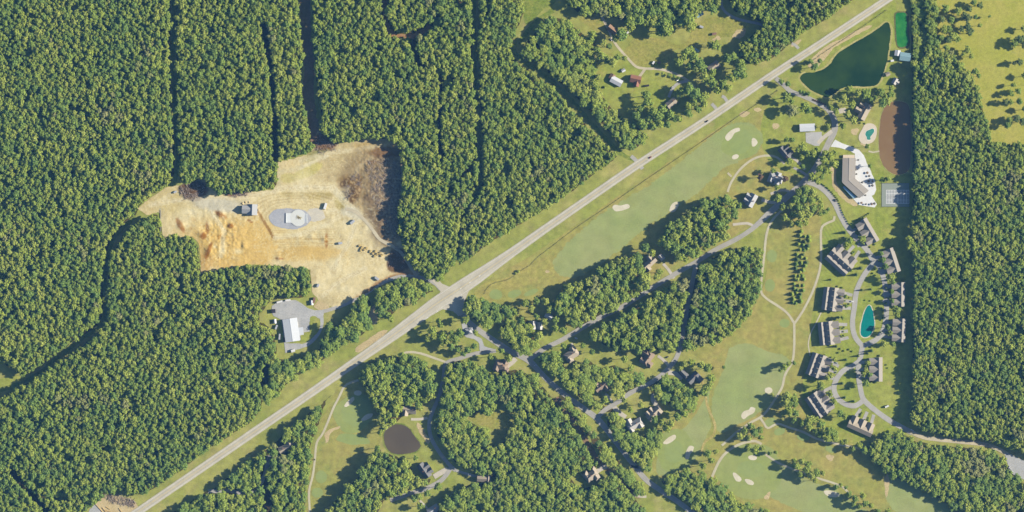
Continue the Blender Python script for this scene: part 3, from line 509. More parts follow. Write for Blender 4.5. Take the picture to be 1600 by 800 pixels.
road('gravel_road', [(1420, 673), (1442, 683), (1470, 687), (1500, 690), (1540, 695), (1568, 706), (1590, 724), (1640, 765)], 6.5, A_TRACK, 'pale gravel road along the edge of the eastern forest')
sheet('gravel_lot', [(1572, 708), (1588, 714), (1604, 722), (1660, 750), (1660, 790), (1604, 752), (1592, 746), (1578, 736), (1574, 724)], 0.31, GRAVEL, label='pale gravel lot in the south-east corner')
road('street', [(775, 548), (745, 552), (718, 560), (697, 568), (693, 590), (686, 620), (677, 640), (671, 660), (673, 682), (686, 706), (702, 726), (712, 735)], 6, A_ROAD, 'narrow lane curving south past the round dark pond')
road('street', [(704, 732), (690, 750), (665, 764), (640, 771), (610, 782)], 7, A_ROAD, 'short street south of the round dark pond')
road('driveway', [(712, 735), (735, 742), (748, 744)], 4, A_DRIVE)
sheet('gatehouse_court', [(722, 504), (728, 503), (733, 512), (745, 515), (742, 524), (752, 530), (757, 540), (772, 546), (760, 552), (750, 548), (748, 536), (736, 528), (727, 526), (723, 516)], 0.262, A_LOT)
road('path', [(697, 566), (680, 560), (660, 553), (642, 550), (625, 553)], 3.6, CREAM, 'cream cart path near the highway junction')
road('path', [(560, 594), (548, 598), (538, 604), (530, 620), (520, 640), (512, 660), (504, 678), (495, 692), (492, 718), (489, 742), (483, 768), (484, 800), (484, 850)], 3.4, CREAM, 'long cart path beside the western golf hole')
road('path', [(1137, 300), (1143, 284), (1158, 263), (1178, 248), (1198, 243), (1214, 246), (1226, 256)], 3.4, CREAM, 'curving cart path beside the northern putting green')
road('path', [(1143, 276), (1137, 270)], 3.0, CREAM); road('path', [(1240, 262), (1252, 268), (1262, 275)], 4.0, A_DRIVE)
road('path', [(1222, 328), (1206, 345), (1198, 365), (1194, 400), (1189, 450), (1195, 464), (1214, 477), (1230, 489), (1241, 505)], 3.6, CREAM, 'long cart path along the eastern wood edge')
road('path', [(1304, 338), (1303, 344), (1290, 350), (1283, 360), (1283, 400), (1280, 425), (1270, 455), (1255, 485), (1241, 506)], 3.6, CREAM, 'cart path behind the townhouses')
road('path', [(1241, 503), (1241, 540), (1238, 565), (1227, 585), (1222, 605), (1212, 622), (1200, 640), (1188, 652), (1170, 662), (1148, 678), (1128, 696)], 3.6, CREAM, 'cart path running south across the fairway')
road('path', [(1188, 653), (1194, 662), (1200, 669), (1215, 662), (1230, 667), (1255, 675), (1275, 685), (1300, 692), (1330, 698), (1352, 703)], 3.4, CREAM, 'cart path between the tee boxes and the townhouses')
road('path', [(1110, 752), (1120, 728), (1130, 712), (1144, 700), (1162, 692), (1180, 689), (1190, 694)], 4.0, CREAM, 'cart path around the southern putting green')
road('path', [(1196, 710), (1214, 722), (1232, 730), (1262, 742), (1300, 754), (1318, 762), (1330, 776)], 3.2, CREAM, 'cart path along the south-eastern fairway')
road('path', [(1283, 488), (1275, 505), (1267, 520), (1263, 538), (1266, 556)], 2.0, CREAM, 'narrow footpath behind two townhouses')
road('path', [(1357, 236), (1364, 238), (1374, 236)], 2.4, CREAM)
# highway stubs and farm drives
for pts, wd in (([(1004, 264), (995, 252), (986, 244)], 6), ([(1248, 76), (1242, 70), (1237, 68)], 4.5), ([(1137, 160), (1132, 152), (1128, 150)], 5), ([(1122, 174), (1116, 166), (1112, 162)], 5)):
    road('driveway', pts, wd, A_DRIVE)
road('driveway', [(940, 25), (950, 45), (958, 62), (966, 74), (980, 90), (994, 104), (1008, 107), (1030, 108), (1052, 114), (1072, 124), (1088, 140)], 3.8, A_TRACK, 'curving farm track past the red barn')
road('driveway', [(1008, 108), (1002, 116), (996, 124)], 4, A_TRACK); road('driveway', [(1076, 126), (1060, 130), (1050, 140), (1045, 152)], 4.5, A_DRIVE)
road('driveway', [(1128, -40), (1127, 2), (1131, 16), (1146, 27), (1166, 33), (1188, 38), (1200, 48)], 4.2, A_ROAD, 'curving shaded drive at the northern edge')
road('driveway', [(690, 450, 11), (682, 443, 8), (668, 437), (650, 432), (630, 431), (612, 436), (590, 446), (565, 463), (540, 475), (518, 483), (500, 488)], 5.5, A_DRIVE, 'access drive from the highway junction to the metal building')
road('driveway', [(500, 486), (503, 500), (500, 515), (492, 528), (480, 538), (466, 542)], 6, A_LOT)
# driveways to the houses
for pts, wd in (([(806, 560), (800, 566), (792, 572)], 8), ([(893, 536), (896, 545)], 4), ([(1053, 435), (1045, 422), (1036, 412)], 4.5), ([(1178, 354), (1168, 349), (1145, 351)], 4), ([(1236, 300), (1222, 297), (1204, 303)], 4), ([(1236, 302), (1212, 316), (1190, 312)], 5),
                ([(1258, 265), (1246, 252), (1236, 245)], 4), ([(1046, 572), (1036, 562), (1028, 556)], 4.5), ([(1044, 582), (1056, 584), (1066, 592)], 7), ([(958, 634), (968, 645), (978, 652)], 7), ([(1030, 640), (1020, 624), (1022, 616)], 7), ([(957, 628), (946, 615)], 4), ([(668, 653), (655, 655), (642, 655)], 4),
                ([(700, 733), (690, 738), (678, 745)], 8), ([(948, 728), (938, 733), (928, 740)], 7), ([(985, 728), (998, 730), (1012, 728)], 3.5), ([(672, 800), (664, 790), (656, 782)], 3), ([(1010, 776), (990, 774), (980, 768)], 4), ([(1300, 205), (1288, 214), (1278, 224)], 6), ([(1322, 172), (1310, 174), (1300, 178)], 8)):
    road('driveway', pts, wd, A_PALE)
sheet('parking_pad', [(1259, 207), (1284, 206), (1285, 219), (1280, 228), (1272, 228), (1259, 222)], 0.262, A_LOT, smooth=False, jit=0.3, label='square grey parking pad south of the pavilion')
sheet('terrace', [(1302, 222), (1305, 218), (1316, 224), (1330, 229), (1342, 234), (1350, 243), (1354, 254), (1361, 268), (1367, 282), (1369, 296), (1366, 304), (1362, 306), (1370, 319), (1367, 324), (1352, 322), (1342, 320), (1333, 311), (1342, 308), (1350, 302), (1336, 286), (1334, 272), (1336, 247), (1336, 240), (1326, 235), (1312, 231), (1298, 229)], 0.3, CONC, smooth=False, jit=0.3, step=2, label='bright white concrete drive and terrace around the clubhouse')
sheet('yard', [(425, 478), (432, 473), (448, 469), (462, 469), (472, 474), (480, 481), (492, 485), (506, 484), (506, 492), (500, 498), (486, 494), (483, 505), (484, 518), (470, 520), (470, 532), (444, 536), (468, 537), (478, 540), (470, 545), (456, 548), (446, 552), (444, 536), (440, 500), (428, 494), (424, 486)], 0.27, GRAVEL, smooth=False, jit=0.4, label='pale grey gravel yard around the metal building')
sheet('yard_lawn', [(485, 496), (493, 494), (500, 502), (499, 514), (490, 526), (476, 534), (456, 535), (470, 531), (470, 521), (484, 519)], 0.285, G_LAWN)
sheet('bare_yard', [(490, 478), (500, 470), (512, 474), (514, 482), (498, 484)], 0.2, BARE)
# south-west lot at the bottom edge
sheet('bare_lot', [(128, 820), (148, 790), (160, 778), (176, 772), (196, 778), (214, 788), (212, 820)], 0.12, BARE)
sheet('concrete_pad', [(132, 815), (140, 796), (150, 786), (163, 806), (166, 830), (135, 830)], 0.2, GRAVEL, smooth=False, jit=0)
# ================================================================== DIRT SITE (terrain with relief)
SITE = [(215, 326), (240, 306), (262, 292), (285, 289), (300, 283), (318, 279), (326, 292), (345, 304), (380, 300), (425, 297), (433, 288), (434, 253), (470, 245), (487, 238), (488, 222), (497, 205), (506, 211), (522, 226), (560, 219), (600, 217), (628, 224), (629, 300), (621, 330), (623, 365), (632, 395), (641, 412), (656, 429), (640, 431), (615, 431), (600, 439), (585, 453), (560, 465), (535, 478), (520, 480), (500, 472), (487, 456), (485, 421), (440, 416), (400, 413), (350, 421), (314, 428), (312, 381), (300, 369), (255, 371), (248, 331), (230, 336)]
def clay(x, y):
    """colour of the soil itself, by place (sRGB)"""
    n = lambda s, o: noise.noise((x * s, y * s, o))
    c = np.array([222., 203., 160.]) + 10 * n(0.03, 1)
    def blend(col, wgt):
        nonlocal c
        wgt = max(0.0, min(1.0, wgt)); c = c * (1 - wgt) + np.array(col, float) * wgt
    def spot(cx, cy, rx, ry, col, wgt, soft=0.5, rot=0):
        a = rad(rot); dx, dy = x - cx, y - cy; u = (dx * math.cos(a) + dy * math.sin(a)) / rx; v = (-dx * math.sin(a) + dy * math.cos(a)) / ry
        d = math.hypot(u, v) + 0.25 * n(0.06, 5) + 0.12 * n(0.2, 6)
        blend(col, wgt * min(1, max(0, (1 + soft / 2 - d) / soft)))
    spot(365, 382, 80, 44, (222, 186, 118), 0.95)                 # ochre spoil, south-west
    spot(480, 396, 52, 13, (216, 182, 118), 0.95)
    spot(270, 315, 50, 22, (206, 186, 136), 0.8)
    spot(560, 250, 75, 40, (196, 176, 134), 0.8)                 # trampled grey-tan, north-east
    spot(575, 290, 50, 45, (172, 150, 118), 0.9)
    spot(600, 310, 30, 75, (134, 114, 96), 0.95)                # torn woody ground
    spot(610, 340, 18, 40, (112, 90, 78), 0.85)
    spot(592, 228, 40, 8, (206, 178, 122), 0.8, rot=-6)
    spot(545, 288, 20, 14, (150, 122, 88), 0.85)
    spot(556, 296, 9, 20, (112, 86, 66), 0.95, rot=20)
    spot(505, 222, 16, 14, (138, 104, 82), 0.8)                  # brown, by the lane
    spot(302, 297, 20, 15, (112, 86, 72), 0.95, 0.3)             # brush ground
    spot(370, 303, 18, 5, (134, 94, 74), 0.8)
    spot(600, 450, 45, 10, (178, 138, 104), 0.7, rot=-28)
    spot(625, 410, 16, 16, (152, 118, 94), 0.85)
    spot(480, 268, 26, 8, (206, 192, 126), 1.0, 0.2, rot=-26)   # silted basin
    spot(450, 278, 16, 8, (204, 190, 134), 1.0, 0.2)
    spot(532, 316, 10, 12, (176, 158, 96), 0.98, 0.25)             # grassed mound
    spot(484, 303, 46, 8, (186, 166, 114), 0.85, 0.5)
    spot(495, 240, 25, 6, (152, 148, 96), 0.8, 0.4, rot=-28)
    spot(345, 320, 45, 9, (204, 192, 166), 0.95)                  # paler haul ways
    spot(480, 430, 50, 25, (226, 206, 162), 0.6)
    spot(515, 470, 16, 8, (202, 184, 142), 0.8)
    spot(320, 410, 12, 16, (206, 164, 104), 0.6)
    for (cx, cy, r1, r2, rt) in ((282, 352, 10, 3, 60), (326, 392, 12, 2.5, 110), (324, 356, 8, 2, 90), (345, 335, 8, 3, 30), (360, 353, 4, 3, 0), (318, 368, 4, 4, 0), (390, 345, 4, 1.5, 30), (436, 404, 5, 1.5, 0), (510, 375, 2, 9, 0), (560, 280, 4, 4, 0), (590, 253, 22, 2, -2)):
        spot(cx, cy, r1 * 1.25, r2 * 1.3, (158, 106, 62), 0.95, 0.5, rt)
    # graders' and haulers' passes, scraped into the soil
    for (x0, y0, x1, y1, wd, col) in ((404, 332, 428, 372, 2.2, (150, 108, 66)), (428, 372, 520, 374, 1.5, (196, 168, 116)), (430, 378, 520, 380, 1.2, (206, 180, 128)), (430, 366, 520, 362, 1.5, (232, 214, 170)), (400, 310, 440, 295, 5, (232, 214, 172)), (440, 295, 520, 296, 5, (230, 212, 172)), (520, 296, 545, 322, 5, (214, 202, 172)), (232, 322, 275, 300, 3, (222, 206, 166)), (250, 326, 252, 368, 1.6, (176, 170, 150)), (470, 262, 510, 244, 3, (228, 216, 184)), (434, 270, 470, 262, 3, (214, 200, 164)), (436, 296, 436, 262, 2.5, (222, 208, 170))):
        dx, dy = x1 - x0, y1 - y0; t = max(0, min(1, ((x - x0) * dx + (y - y0) * dy) / (dx * dx + dy * dy)))
        d = math.hypot(x - x0 - t * dx, y - y0 - t * dy) + 0.8 * n(0.15, 8)
        blend(col, 0.8 * max(0, min(1, (wd - d) / 1.2 + 0.5)))
    # terraces graded round the pad
    e = math.hypot((x - 462) / 2.1, (y - 340)) + 1.5 * n(0.05, 21)
    if 18 < e < 42 and y < 345: blend((176, 152, 108) if math.sin(e * 1.5) > 0.55 else (236, 220, 182), 0.45 * max(0, abs(math.sin(e * 1.5)) - 0.35) / 0.65 * min(1, (e - 18) / 4))
    if 425 < x < 525 and 358 < y < 384: blend((188, 160, 108) if math.sin(y * 1.7 + 0.04 * x) > 0 else (238, 222, 182), 0.35 * abs(math.sin(y * 1.7 + 0.04 * x)))
    # ruts left by machines: thin bands that wander with the ground
    g1 = n(0.018, 31) * 9 + x * 0.04 + y * 0.10; g2 = n(0.022, 33) * 8 + x * 0.12 - y * 0.05
    if n(0.03, 35) > -0.05: blend((184, 156, 112), 0.5 * max(0, 1 - abs(((g1 * 1.9) % 1.0) - 0.5) / 0.14))
    if n(0.03, 37) > 0.0: blend((240, 226, 190), 0.5 * max(0, 1 - abs(((g2 * 1.7) % 1.0) - 0.5) / 0.16))
    # gullies and cut banks in the spoil, torn roots in the north-east
    sp_ = math.exp(-(((x - 330) / 55) ** 2 + ((y - 375) / 48) ** 2)); gl = abs(n(0.07, 41)) + 0.5 * abs(n(0.17, 42))
    blend((170, 118, 66), 0.85 * sp_ * max(0, 1 - gl / 0.11)); blend((240, 222, 178), 0.6 * sp_ * max(0, (gl - 0.45) / 0.25))
    tn_ = math.exp(-(((x - 590) / 45) ** 2 + ((y - 285) / 62) ** 2)); gt = abs(n(0.10, 43)) + 0.6 * abs(n(0.24, 44))
    blend((98, 78, 66), 0.85 * tn_ * max(0, 1 - gt / 0.2)); blend((206, 190, 158), 0.55 * tn_ * max(0, (gt - 0.5) / 0.3))
    blend((234, 220, 186), 0.6 * max(0, n(0.022, 45) - 0.15) / 0.4 * (1 - tn_) * (1 - sp_))
    for ln_ in (((236, 320), (285, 312), (340, 312), (400, 304), (450, 293), (520, 292), (545, 318), (562, 338)), ((548, 328), (510, 350), (470, 366), (430, 372)), ((500, 330), (530, 330), (552, 334)), ((570, 420), (530, 440), (505, 462)), ((545, 300), (560, 262), (600, 232)), ((470, 250), (520, 238), (600, 228)), ((330, 330), (350, 360), (345, 400)), ((560, 340), (545, 380), (520, 420))):
        d = min(math.hypot(x - a_[0] - t_ * (b_[0] - a_[0]), y - a_[1] - t_ * (b_[1] - a_[1])) for a_, b_ in zip(ln_, ln_[1:]) for t_ in (max(0, min(1, ((x - a_[0]) * (b_[0] - a_[0]) + (y - a_[1]) * (b_[1] - a_[1])) / ((b_[0] - a_[0]) ** 2 + (b_[1] - a_[1]) ** 2))),)) + 1.2 * n(0.12, 61)
        blend((236, 224, 194), 0.6 * max(0, min(1, (4.5 - d) / 2))); blend((186, 160, 118), 0.55 * max(0, 1 - abs(d - 1.6) / 0.9))
    for cx, cy, rx, ry in ((372, 393, 9, 5), (505, 352, 20, 5), (545, 350, 16, 8), (500, 445, 14, 8), (540, 450, 16, 7), (530, 385, 9, 5), (300, 330, 18, 6), (575, 352, 8, 12)): blend((236, 222, 188), 0.6 * max(0, 1.2 - math.hypot((x - cx) / rx, (y - cy) / ry) - 0.4 * n(0.12, 63)))
    def mask(cx, cy, rx, ry, rot=0.0, soft=0.25):
        a = rad(rot); dx, dy = x - cx, y - cy; u = (dx * math.cos(a) + dy * math.sin(a)) / rx; v = (-dx * math.sin(a) + dy * math.cos(a)) / ry
        return max(0.0, min(1.0, (1 + soft - math.hypot(u, v) - 0.3 * n(0.07, 51) - 0.2 * n(0.2, 52)) / soft))
    wood = (156, 134, 112) if n(0.16, 53) + 0.6 * n(0.4, 54) > 0.05 else ((124, 102, 86) if n(0.3, 55) > 0 else (196, 178, 150))
    blend(wood, 0.85 * max(mask(604, 285, 24, 42), mask(612, 345, 16, 30))); blend((112, 84, 62) if n(0.3, 56) > -0.1 else (176, 150, 116), 0.85 * max(mask(556, 293, 8, 20, 18), mask(545, 285, 12, 6, -20)))
    blend((150, 128, 100), 0.5 * mask(575, 262, 22, 26, 0, 0.8)); blend((124, 92, 72), 0.8 * mask(604, 238, 24, 7, 0, 0.5))
    blend((104, 78, 66), 0.85 * mask(302, 297, 19, 14)); blend((206, 198, 182), 0.7 * mask(340, 320, 32, 8, 10, 0.6)); blend((214, 206, 188), 0.7 * mask(552, 333, 14, 7, 30, 0.5))
    blend((110, 80, 66), 0.8 * mask(622, 408, 15, 17)); blend((150, 108, 80), 0.75 * mask(600, 448, 42, 9, -28, 0.5)); blend((128, 92, 74), 0.8 * mask(505, 222, 16, 13))
    c = c + np.array([-1., 2., -3.])
    return c + 9 * n(0.11, 2) + 11 * n(0.35, 3)
TRK = [(540, 326), (547, 328), (555, 331), (560, 335), (566, 340), (573, 348), (580, 356), (587, 365), (594, 374), (603, 380), (612, 384), (619, 389), (626, 394), (631, 401), (636, 408), (641, 416), (646, 424)]
def site_h(x, y, edge):
    n = lambda s, o: noise.noise((x * s, y * s, o))
    def sp(cx, cy, r, hh): return hh * math.exp(-((x - cx) ** 2 + (y - cy) ** 2) / (2 * r * r))
    h = 0.5 + 0.35 * n(0.05, 11) + 0.25 * n(0.14, 12)
    spoil = math.exp(-(((x - 345) / 45) ** 2 + ((y - 375) / 42) ** 2))
    h += spoil * (1.3 * abs(n(0.06, 13)) + 1.1 * abs(n(0.13, 14)) + 0.9 * n(0.32, 15))
    torn = math.exp(-(((x - 585) / 38) ** 2 + ((y - 285) / 60) ** 2))
    h += torn * (1.6 * abs(n(0.09, 16)) + 2.2 * abs(n(0.22, 17)))
    for cx, cy, r, hh in ((283, 353, 4, 2.2), (326, 392, 4, 2.5), (345, 335, 4, 2.2), (360, 353, 2.5, 2), (315, 366, 3, 2.4), (382, 385, 3, 2.0), (436, 404, 2.5, 1.8), (556, 296, 5, 2.6), (545, 285, 4, 2.0), (507, 374, 2.5, 1.8), (302, 296, 8, 2.2), (487, 370, 3, 1.2)):
        h += sp(cx, cy, r, hh * 0.7)
    pad = math.hypot((x - 459) / 44, (y - 341) / 22)
    f = max(0.0, min(1.0, (pad - 0.95) / 0.3)); h = 0.5 * (1 - f) + h * f
    pad = max(abs(x - 391) / 15, abs(y - 328) / 12); f = max(0.0, min(1.0, (pad - 0.8) / 0.4)); h = 0.6 * (1 - f) + h * f
    td = min(math.hypot(x - ax, y - ay) for ax, ay in TRK)
    f = max(0.0, min(1.0, (td - 3.5) / 4)); h = 0.8 * (1 - f) + h * f
    bas = math.hypot((x - 470) / 34, (y - 272) / 12); h -= 0.5 * max(0, 1 - bas)
    return 0.13 + max(0.0, h) * min(1.0, edge / 9.0)
ol = outline(SITE, False, 1.2, 4.0, 2.0)
gx, gy = np.meshgrid(np.arange(212, 660, 1.8), np.arange(202, 484, 1.8)); gx = gx.ravel() + 0.5 * np.sin(gy.ravel() * 12.9 + gx.ravel() * 7.1); gy = gy.ravel() + 0.5 * np.sin(gx * 9.7 + gy.ravel() * 3.3)
ox = np.array(ol); ind = inside(gx, gy, ol)
pts_in = []
for x, y in zip(gx[ind], gy[ind]):
    d = float(np.min(np.hypot(ox[:, 0] - x, ox[:, 1] - y)))
    if d > 1.3: pts_in.append((x, y, d))
vs = [Vector((x, y)) for x, y in ol] + [Vector((x, y)) for x, y, d in pts_in]
nb = len(ol)
res = delaunay_2d_cdt(vs, [(i, (i + 1) % nb) for i in range(nb)], [], 1, 1e-4)
rv, rf, ov = res[0], res[2], res[3]
V, CC = [], []
for i, v in enumerate(rv):
    src = ov[i][0] if ov[i] else 0
    d = 0.0 if src < nb else pts_in[src - nb][2]
    V.append(P(v.x, v.y, site_h(v.x, v.y, d))); CC.append(clay(v.x, v.y))
m, nt, bs = new_mat('site_clay')
at = N(nt, 'ShaderNodeVertexColor'); at.layer_name = 'soil'
pos = N(nt, 'ShaderNodeNewGeometry').outputs['Position']
hh = maprange(nt, noise_node(nt, pos, 0.5, 4, 0.65), 0.3, 0.7, 0.86, 1.12); cv = N(nt, 'ShaderNodeCombineXYZ')
for i in range(3): nt.links.new(hh, cv.inputs[i])
nt.links.new(mixc(nt, 1.0, at.outputs[0], cv.outputs[0], 'MULTIPLY'), bs.inputs['Base Color']); bs.inputs['Roughness'].default_value = 0.95; bs.inputs['Specular IOR Level'].default_value = 0.1
site = mesh_obj('dirt_terrain', V, [tuple(f) for f in rf], m, smooth=True)
if sum(p.normal.z for p in site.data.polygons) < 0: site.data.flip_normals()
ca = site.data.color_attributes.new('soil', 'FLOAT_COLOR', 'POINT')
ca.data.foreach_set('color', np.array([list(alb(tuple(np.clip(c, 5, 250)))) for c in CC], dtype=np.float32).ravel())
tag(site, 'bare tan and ochre dirt of the cleared construction site', kind='structure')
strip('gravel_track', [(540, 326), (555, 331), (566, 340), (580, 356), (594, 374), (612, 384), (626, 394), (636, 408), (646, 424), (652, 431)], 5.0, 1.15, A_TRACK, jit=0.8, label='gravel haul track curving down the east side of the dirt site')
sheet('gravel_pad', ellipse(454, 341, 33, 16, 4, k=0.12), 0.85, gmat('blue_gravel', (172, 176, 184), (184, 186, 190), None, s1=0.08, s2=0.5, v2=0.08, v3=0.1), jit=0.8, label='oval blue-grey gravel pad around the concrete foundation')
sheet('gravel_pad', ellipse(492, 336, 16, 10, 0, k=0.2, seed=4), 0.83, gmat('pale_gravel', (208, 202, 186), (216, 208, 188), None, s1=0.08, s2=0.5, v2=0.08, v3=0.1), jit=1.0)
# ================================================================== TREES
LEAF = leaf_mat('broadleaf_foliage', [(0.080, 0.122, 0.022), (0.099, 0.138, 0.021), (0.120, 0.153, 0.021), (0.140, 0.168, 0.022), (0.158, 0.178, 0.030)], 1.66)
LEAF_L = leaf_mat('bright_foliage', [(0.18, 0.23, 0.035), (0.21, 0.25, 0.04)])
LEAF_G = leaf_mat('grey_green_foliage', [(0.21, 0.235, 0.065), (0.235, 0.235, 0.08)])
LEAF_D = leaf_mat('conifer_foliage', [(0.085, 0.125, 0.030), (0.105, 0.145, 0.032), (0.13, 0.155, 0.034)])
LEAF_B = leaf_mat('bronze_foliage', [(0.13, 0.080, 0.040), (0.14, 0.090, 0.045)])
BARK = pmat('bark', (110, 96, 82), 0.95, var=0.3, scale=2.0)

def crown_data(seed, R0=4.5, H=17.0, lobes=9, per=58):
    r = random.Random(seed); L = [(r.uniform(-0.8, 0.8), r.uniform(-0.8, 0.8), H - 1.9, r.uniform(1.5, 1.9))]
    n1 = lobes // 3; n2 = lobes - 1 - n1; a0 = r.uniform(0, 6.3)
    for i in range(n1):
        a = a0 + 6.283 * i / n1 + r.uniform(-0.35, 0.35); d = R0 * r.uniform(0.34, 0.50)
        L.append((d * math.cos(a), d * math.sin(a), H - r.uniform(1.9, 3.6), r.uniform(1.15, 1.75)))
    for i in range(n2):
        a = a0 + 0.5 + 6.283 * i / n2 + r.uniform(-0.4, 0.4); d = R0 * r.uniform(0.50, 0.95)
        L.append((d * math.cos(a), d * math.sin(a), H - r.uniform(3.6, 6.4), r.uniform(1.05, 1.7)))
    L.append((0, 0, H - 5.4, 2.6))
    V, F = [], []
    ico = bmesh.new(); bmesh.ops.create_icosphere(ico, subdivisions=1, radius=1.0); iv = [v.co.copy() for v in ico.verts]; fi = [[v.index for v in f.verts] for f in ico.faces]; ico.free()
    for (cx, cy, cz, lr) in L:
        b = len(V)
        V += [(cx + v.x * lr * 0.8 * r.uniform(0.9, 1.1), cy + v.y * lr * 0.8 * r.uniform(0.9, 1.1), cz + v.z * lr * 0.72) for v in iv]; F += [tuple(i + b for i in f) for f in fi]
        k = int(per * (lr / 2.2) ** 2)
        for _ in range(k):
            z = r.uniform(-0.55, 1.0); a = r.uniform(0, 6.283); q = math.sqrt(1 - z * z)
            nrm = Vector((q * math.cos(a), q * math.sin(a), z)); p = Vector((cx, cy, cz)) + nrm * lr * r.uniform(0.82, 1.12) * Vector((1, 1, 0.9)).length / 1.676
            nn = (nrm + Vector((r.gauss(0, 0.45), r.gauss(0, 0.45), r.gauss(0.15, 0.45)))).normalized()
            t = nn.orthogonal().normalized(); t.rotate(Matrix.Rotation(r.uniform(0, 6.283), 3, nn)); u = nn.cross(t); s = r.uniform(0.32, 0.62); b = len(V)
            V += [tuple(p - t * s - u * s * 0.7), tuple(p + t * s * 1.0 - u * s * 0.5), tuple(p + t * s * 0.8 + u * s * 0.8), tuple(p - t * s * 0.7 + u * s * 0.6)]
            F.append((b, b + 1, b + 2, b + 3))
    return V, F
def trunk_mb(seed, H=17.0, R0=4.5):
    r = random.Random(seed + 500); m = MB(); m.cyl(0, 0, -0.3, 5.0, 0.42, 0.30, 7); m.cyl(0, 0, 5.0, H - 3.5, 0.30, 0.10, 7)
    for i in range(5):
        a = 1.26 * i + r.uniform(-0.4, 0.4); z = r.uniform(5, 9); d = R0 * 0.55
        m.bar((0, 0, z), (d * math.cos(a), d * math.sin(a), z + r.uniform(2.0, 3.5)), 0.14, 5)
    return m
def pine_data(seed, R0=3.2, H=12.0):
    r = random.Random(seed); V, F = [], []
    n = 14
    for l in range(n):
        t = l / (n - 1); z = 1.2 + (H - 1.6) * t; rr = R0 * (1 - t) ** 0.8 + 0.25; k = max(5, int(13 * (1 - t)) + 4)
        for i in range(k):
            a = 6.283 * i / k + r.uniform(-0.3, 0.3); d = rr * r.uniform(0.75, 1.1); w_ = r.uniform(0.35, 0.6); b = len(V); c, s = math.cos(a), math.sin(a); dz = -0.25 * d
            V += [(0.1 * c, 0.1 * s, z + 0.3), (c * d * 0.6 - s * w_, s * d * 0.6 + c * w_, z + dz * 0.5 + r.uniform(-0.2, 0.2)), (c * d, s * d, z + dz), (c * d * 0.6 + s * w_, s * d * 0.6 - c * w_, z + dz * 0.5 + r.uniform(-0.2, 0.2))]
            F.append((b, b + 1, b + 2, b + 3))
    m = MB(); m.cyl(0, 0, 1.0, H - 0.8, R0 * 0.62, 0.1, 9); b = len(V); V += m.v; F += [tuple(i + b for i in f) for f in m.f]
    return V, F
def bush_data(seed, R0=1.4, H=1.7):
    r = random.Random(seed); V, F = [], []
    ico = bmesh.new(); bmesh.ops.create_icosphere(ico, subdivisions=2, radius=1.0)
    b = 0; V += [(v.co.x * R0 * 0.8 * r.uniform(0.85, 1.1), v.co.y * R0 * 0.8 * r.uniform(0.85, 1.1), H * 0.5 + v.co.z * H * 0.45) for v in ico.verts]; F += [tuple(v.index for v in f.verts) for f in ico.faces]; ico.free()
    for _ in range(70):
        z = r.uniform(-0.5, 1); a = r.uniform(0, 6.283); q = math.sqrt(1 - z * z); nrm = Vector((q * math.cos(a), q * math.sin(a), z))
        p = Vector((nrm.x * R0 * 0.9, nrm.y * R0 * 0.9, H * 0.5 + nrm.z * H * 0.5)); nn = (nrm + Vector((r.gauss(0, .5), r.gauss(0, .5), r.gauss(0, .5)))).normalized(); t = nn.orthogonal().normalized(); u = nn.cross(t); s = r.uniform(0.15, 0.32); b = len(V)
        V += [tuple(p - t * s - u * s), tuple(p + t * s - u * s), tuple(p + t * s + u * s), tuple(p - t * s + u * s)]; F.append((b, b + 1, b + 2, b + 3))
    return V, F
def mk(name, d, mats, idx=None):
    me = bpy.data.meshes.new(name); me.from_pydata(d[0], [], d[1]); me.update()
    for m in mats: me.materials.append(m)
    if idx is not None: me.polygons.foreach_set('material_index', idx)
    return me
NV = 10
CROWN_D = [crown_data(i * 13 + 1, lobes=R.choice((15, 17, 18, 20))) for i in range(NV)]
TRUNK_M = [trunk_mb(i).mesh('trunk', BARK) for i in range(4)]
CROWN_M = {}
def crown_mesh(i, mat):
    k = (i, mat.name)
    if k not in CROWN_M: CROWN_M[k] = mk('crown', CROWN_D[i], [mat])
    return CROWN_M[k]
PINE_D = [pine_data(i) for i in range(3)]; PINE_M = [mk('crown', d, [LEAF_D]) for d in PINE_D]
YOUNG_D = [crown_data(900 + i, R0=3.0, H=17.0, lobes=8, per=40) for i in range(2)]
PTRUNK = MB().cyl(0, 0, -0.2, 2.0, 0.22, 0.18, 7).mesh('trunk', BARK)
BUSH_M = {}
def bush_mesh(i, mat):
    k = (i, mat.name)
    if k not in BUSH_M: BUSH_M[k] = mk('foliage', bush_data(i), [mat])
    return BUSH_M[k]

# ---- forest stands: one mass each, trees placed on points by geometry nodes
protos = bpy.data.collections.new('forest_tree_kinds')
def add_proto(nm, d, tr, leaf):
    V = d[0] + tr.v; n = len(d[0]); F = list(d[1]) + [tuple(i + n for i in f) for f in tr.f]
    me = mk(nm, (V, F), [leaf, BARK], [0] * len(d[1]) + [1] * len(tr.f)); o = bpy.data.objects.new(nm, me); protos.objects.link(o)
for i in range(NV): add_proto('forest_tree_a%02d' % i, CROWN_D[i], trunk_mb(i), LEAF)
for i in range(2): add_proto('forest_tree_b%02d' % i, CROWN_D[i + 3], trunk_mb(i), LEAF_G)
for i in range(2): add_proto('forest_tree_c%02d' % i, CROWN_D[i + 6], trunk_mb(i), LEAF_L)
for i in range(2): add_proto('forest_tree_d%02d' % i, PINE_D[i], MB().cyl(0, 0, -0.2, 2, 0.22, 0.18, 6), LEAF_D)
ng = bpy.data.node_groups.new('stand_of_trees', 'GeometryNodeTree')
ng.interface.new_socket('Geometry', in_out='INPUT', socket_type='NodeSocketGeometry'); ng.interface.new_socket('Geometry', in_out='OUTPUT', socket_type='NodeSocketGeometry')
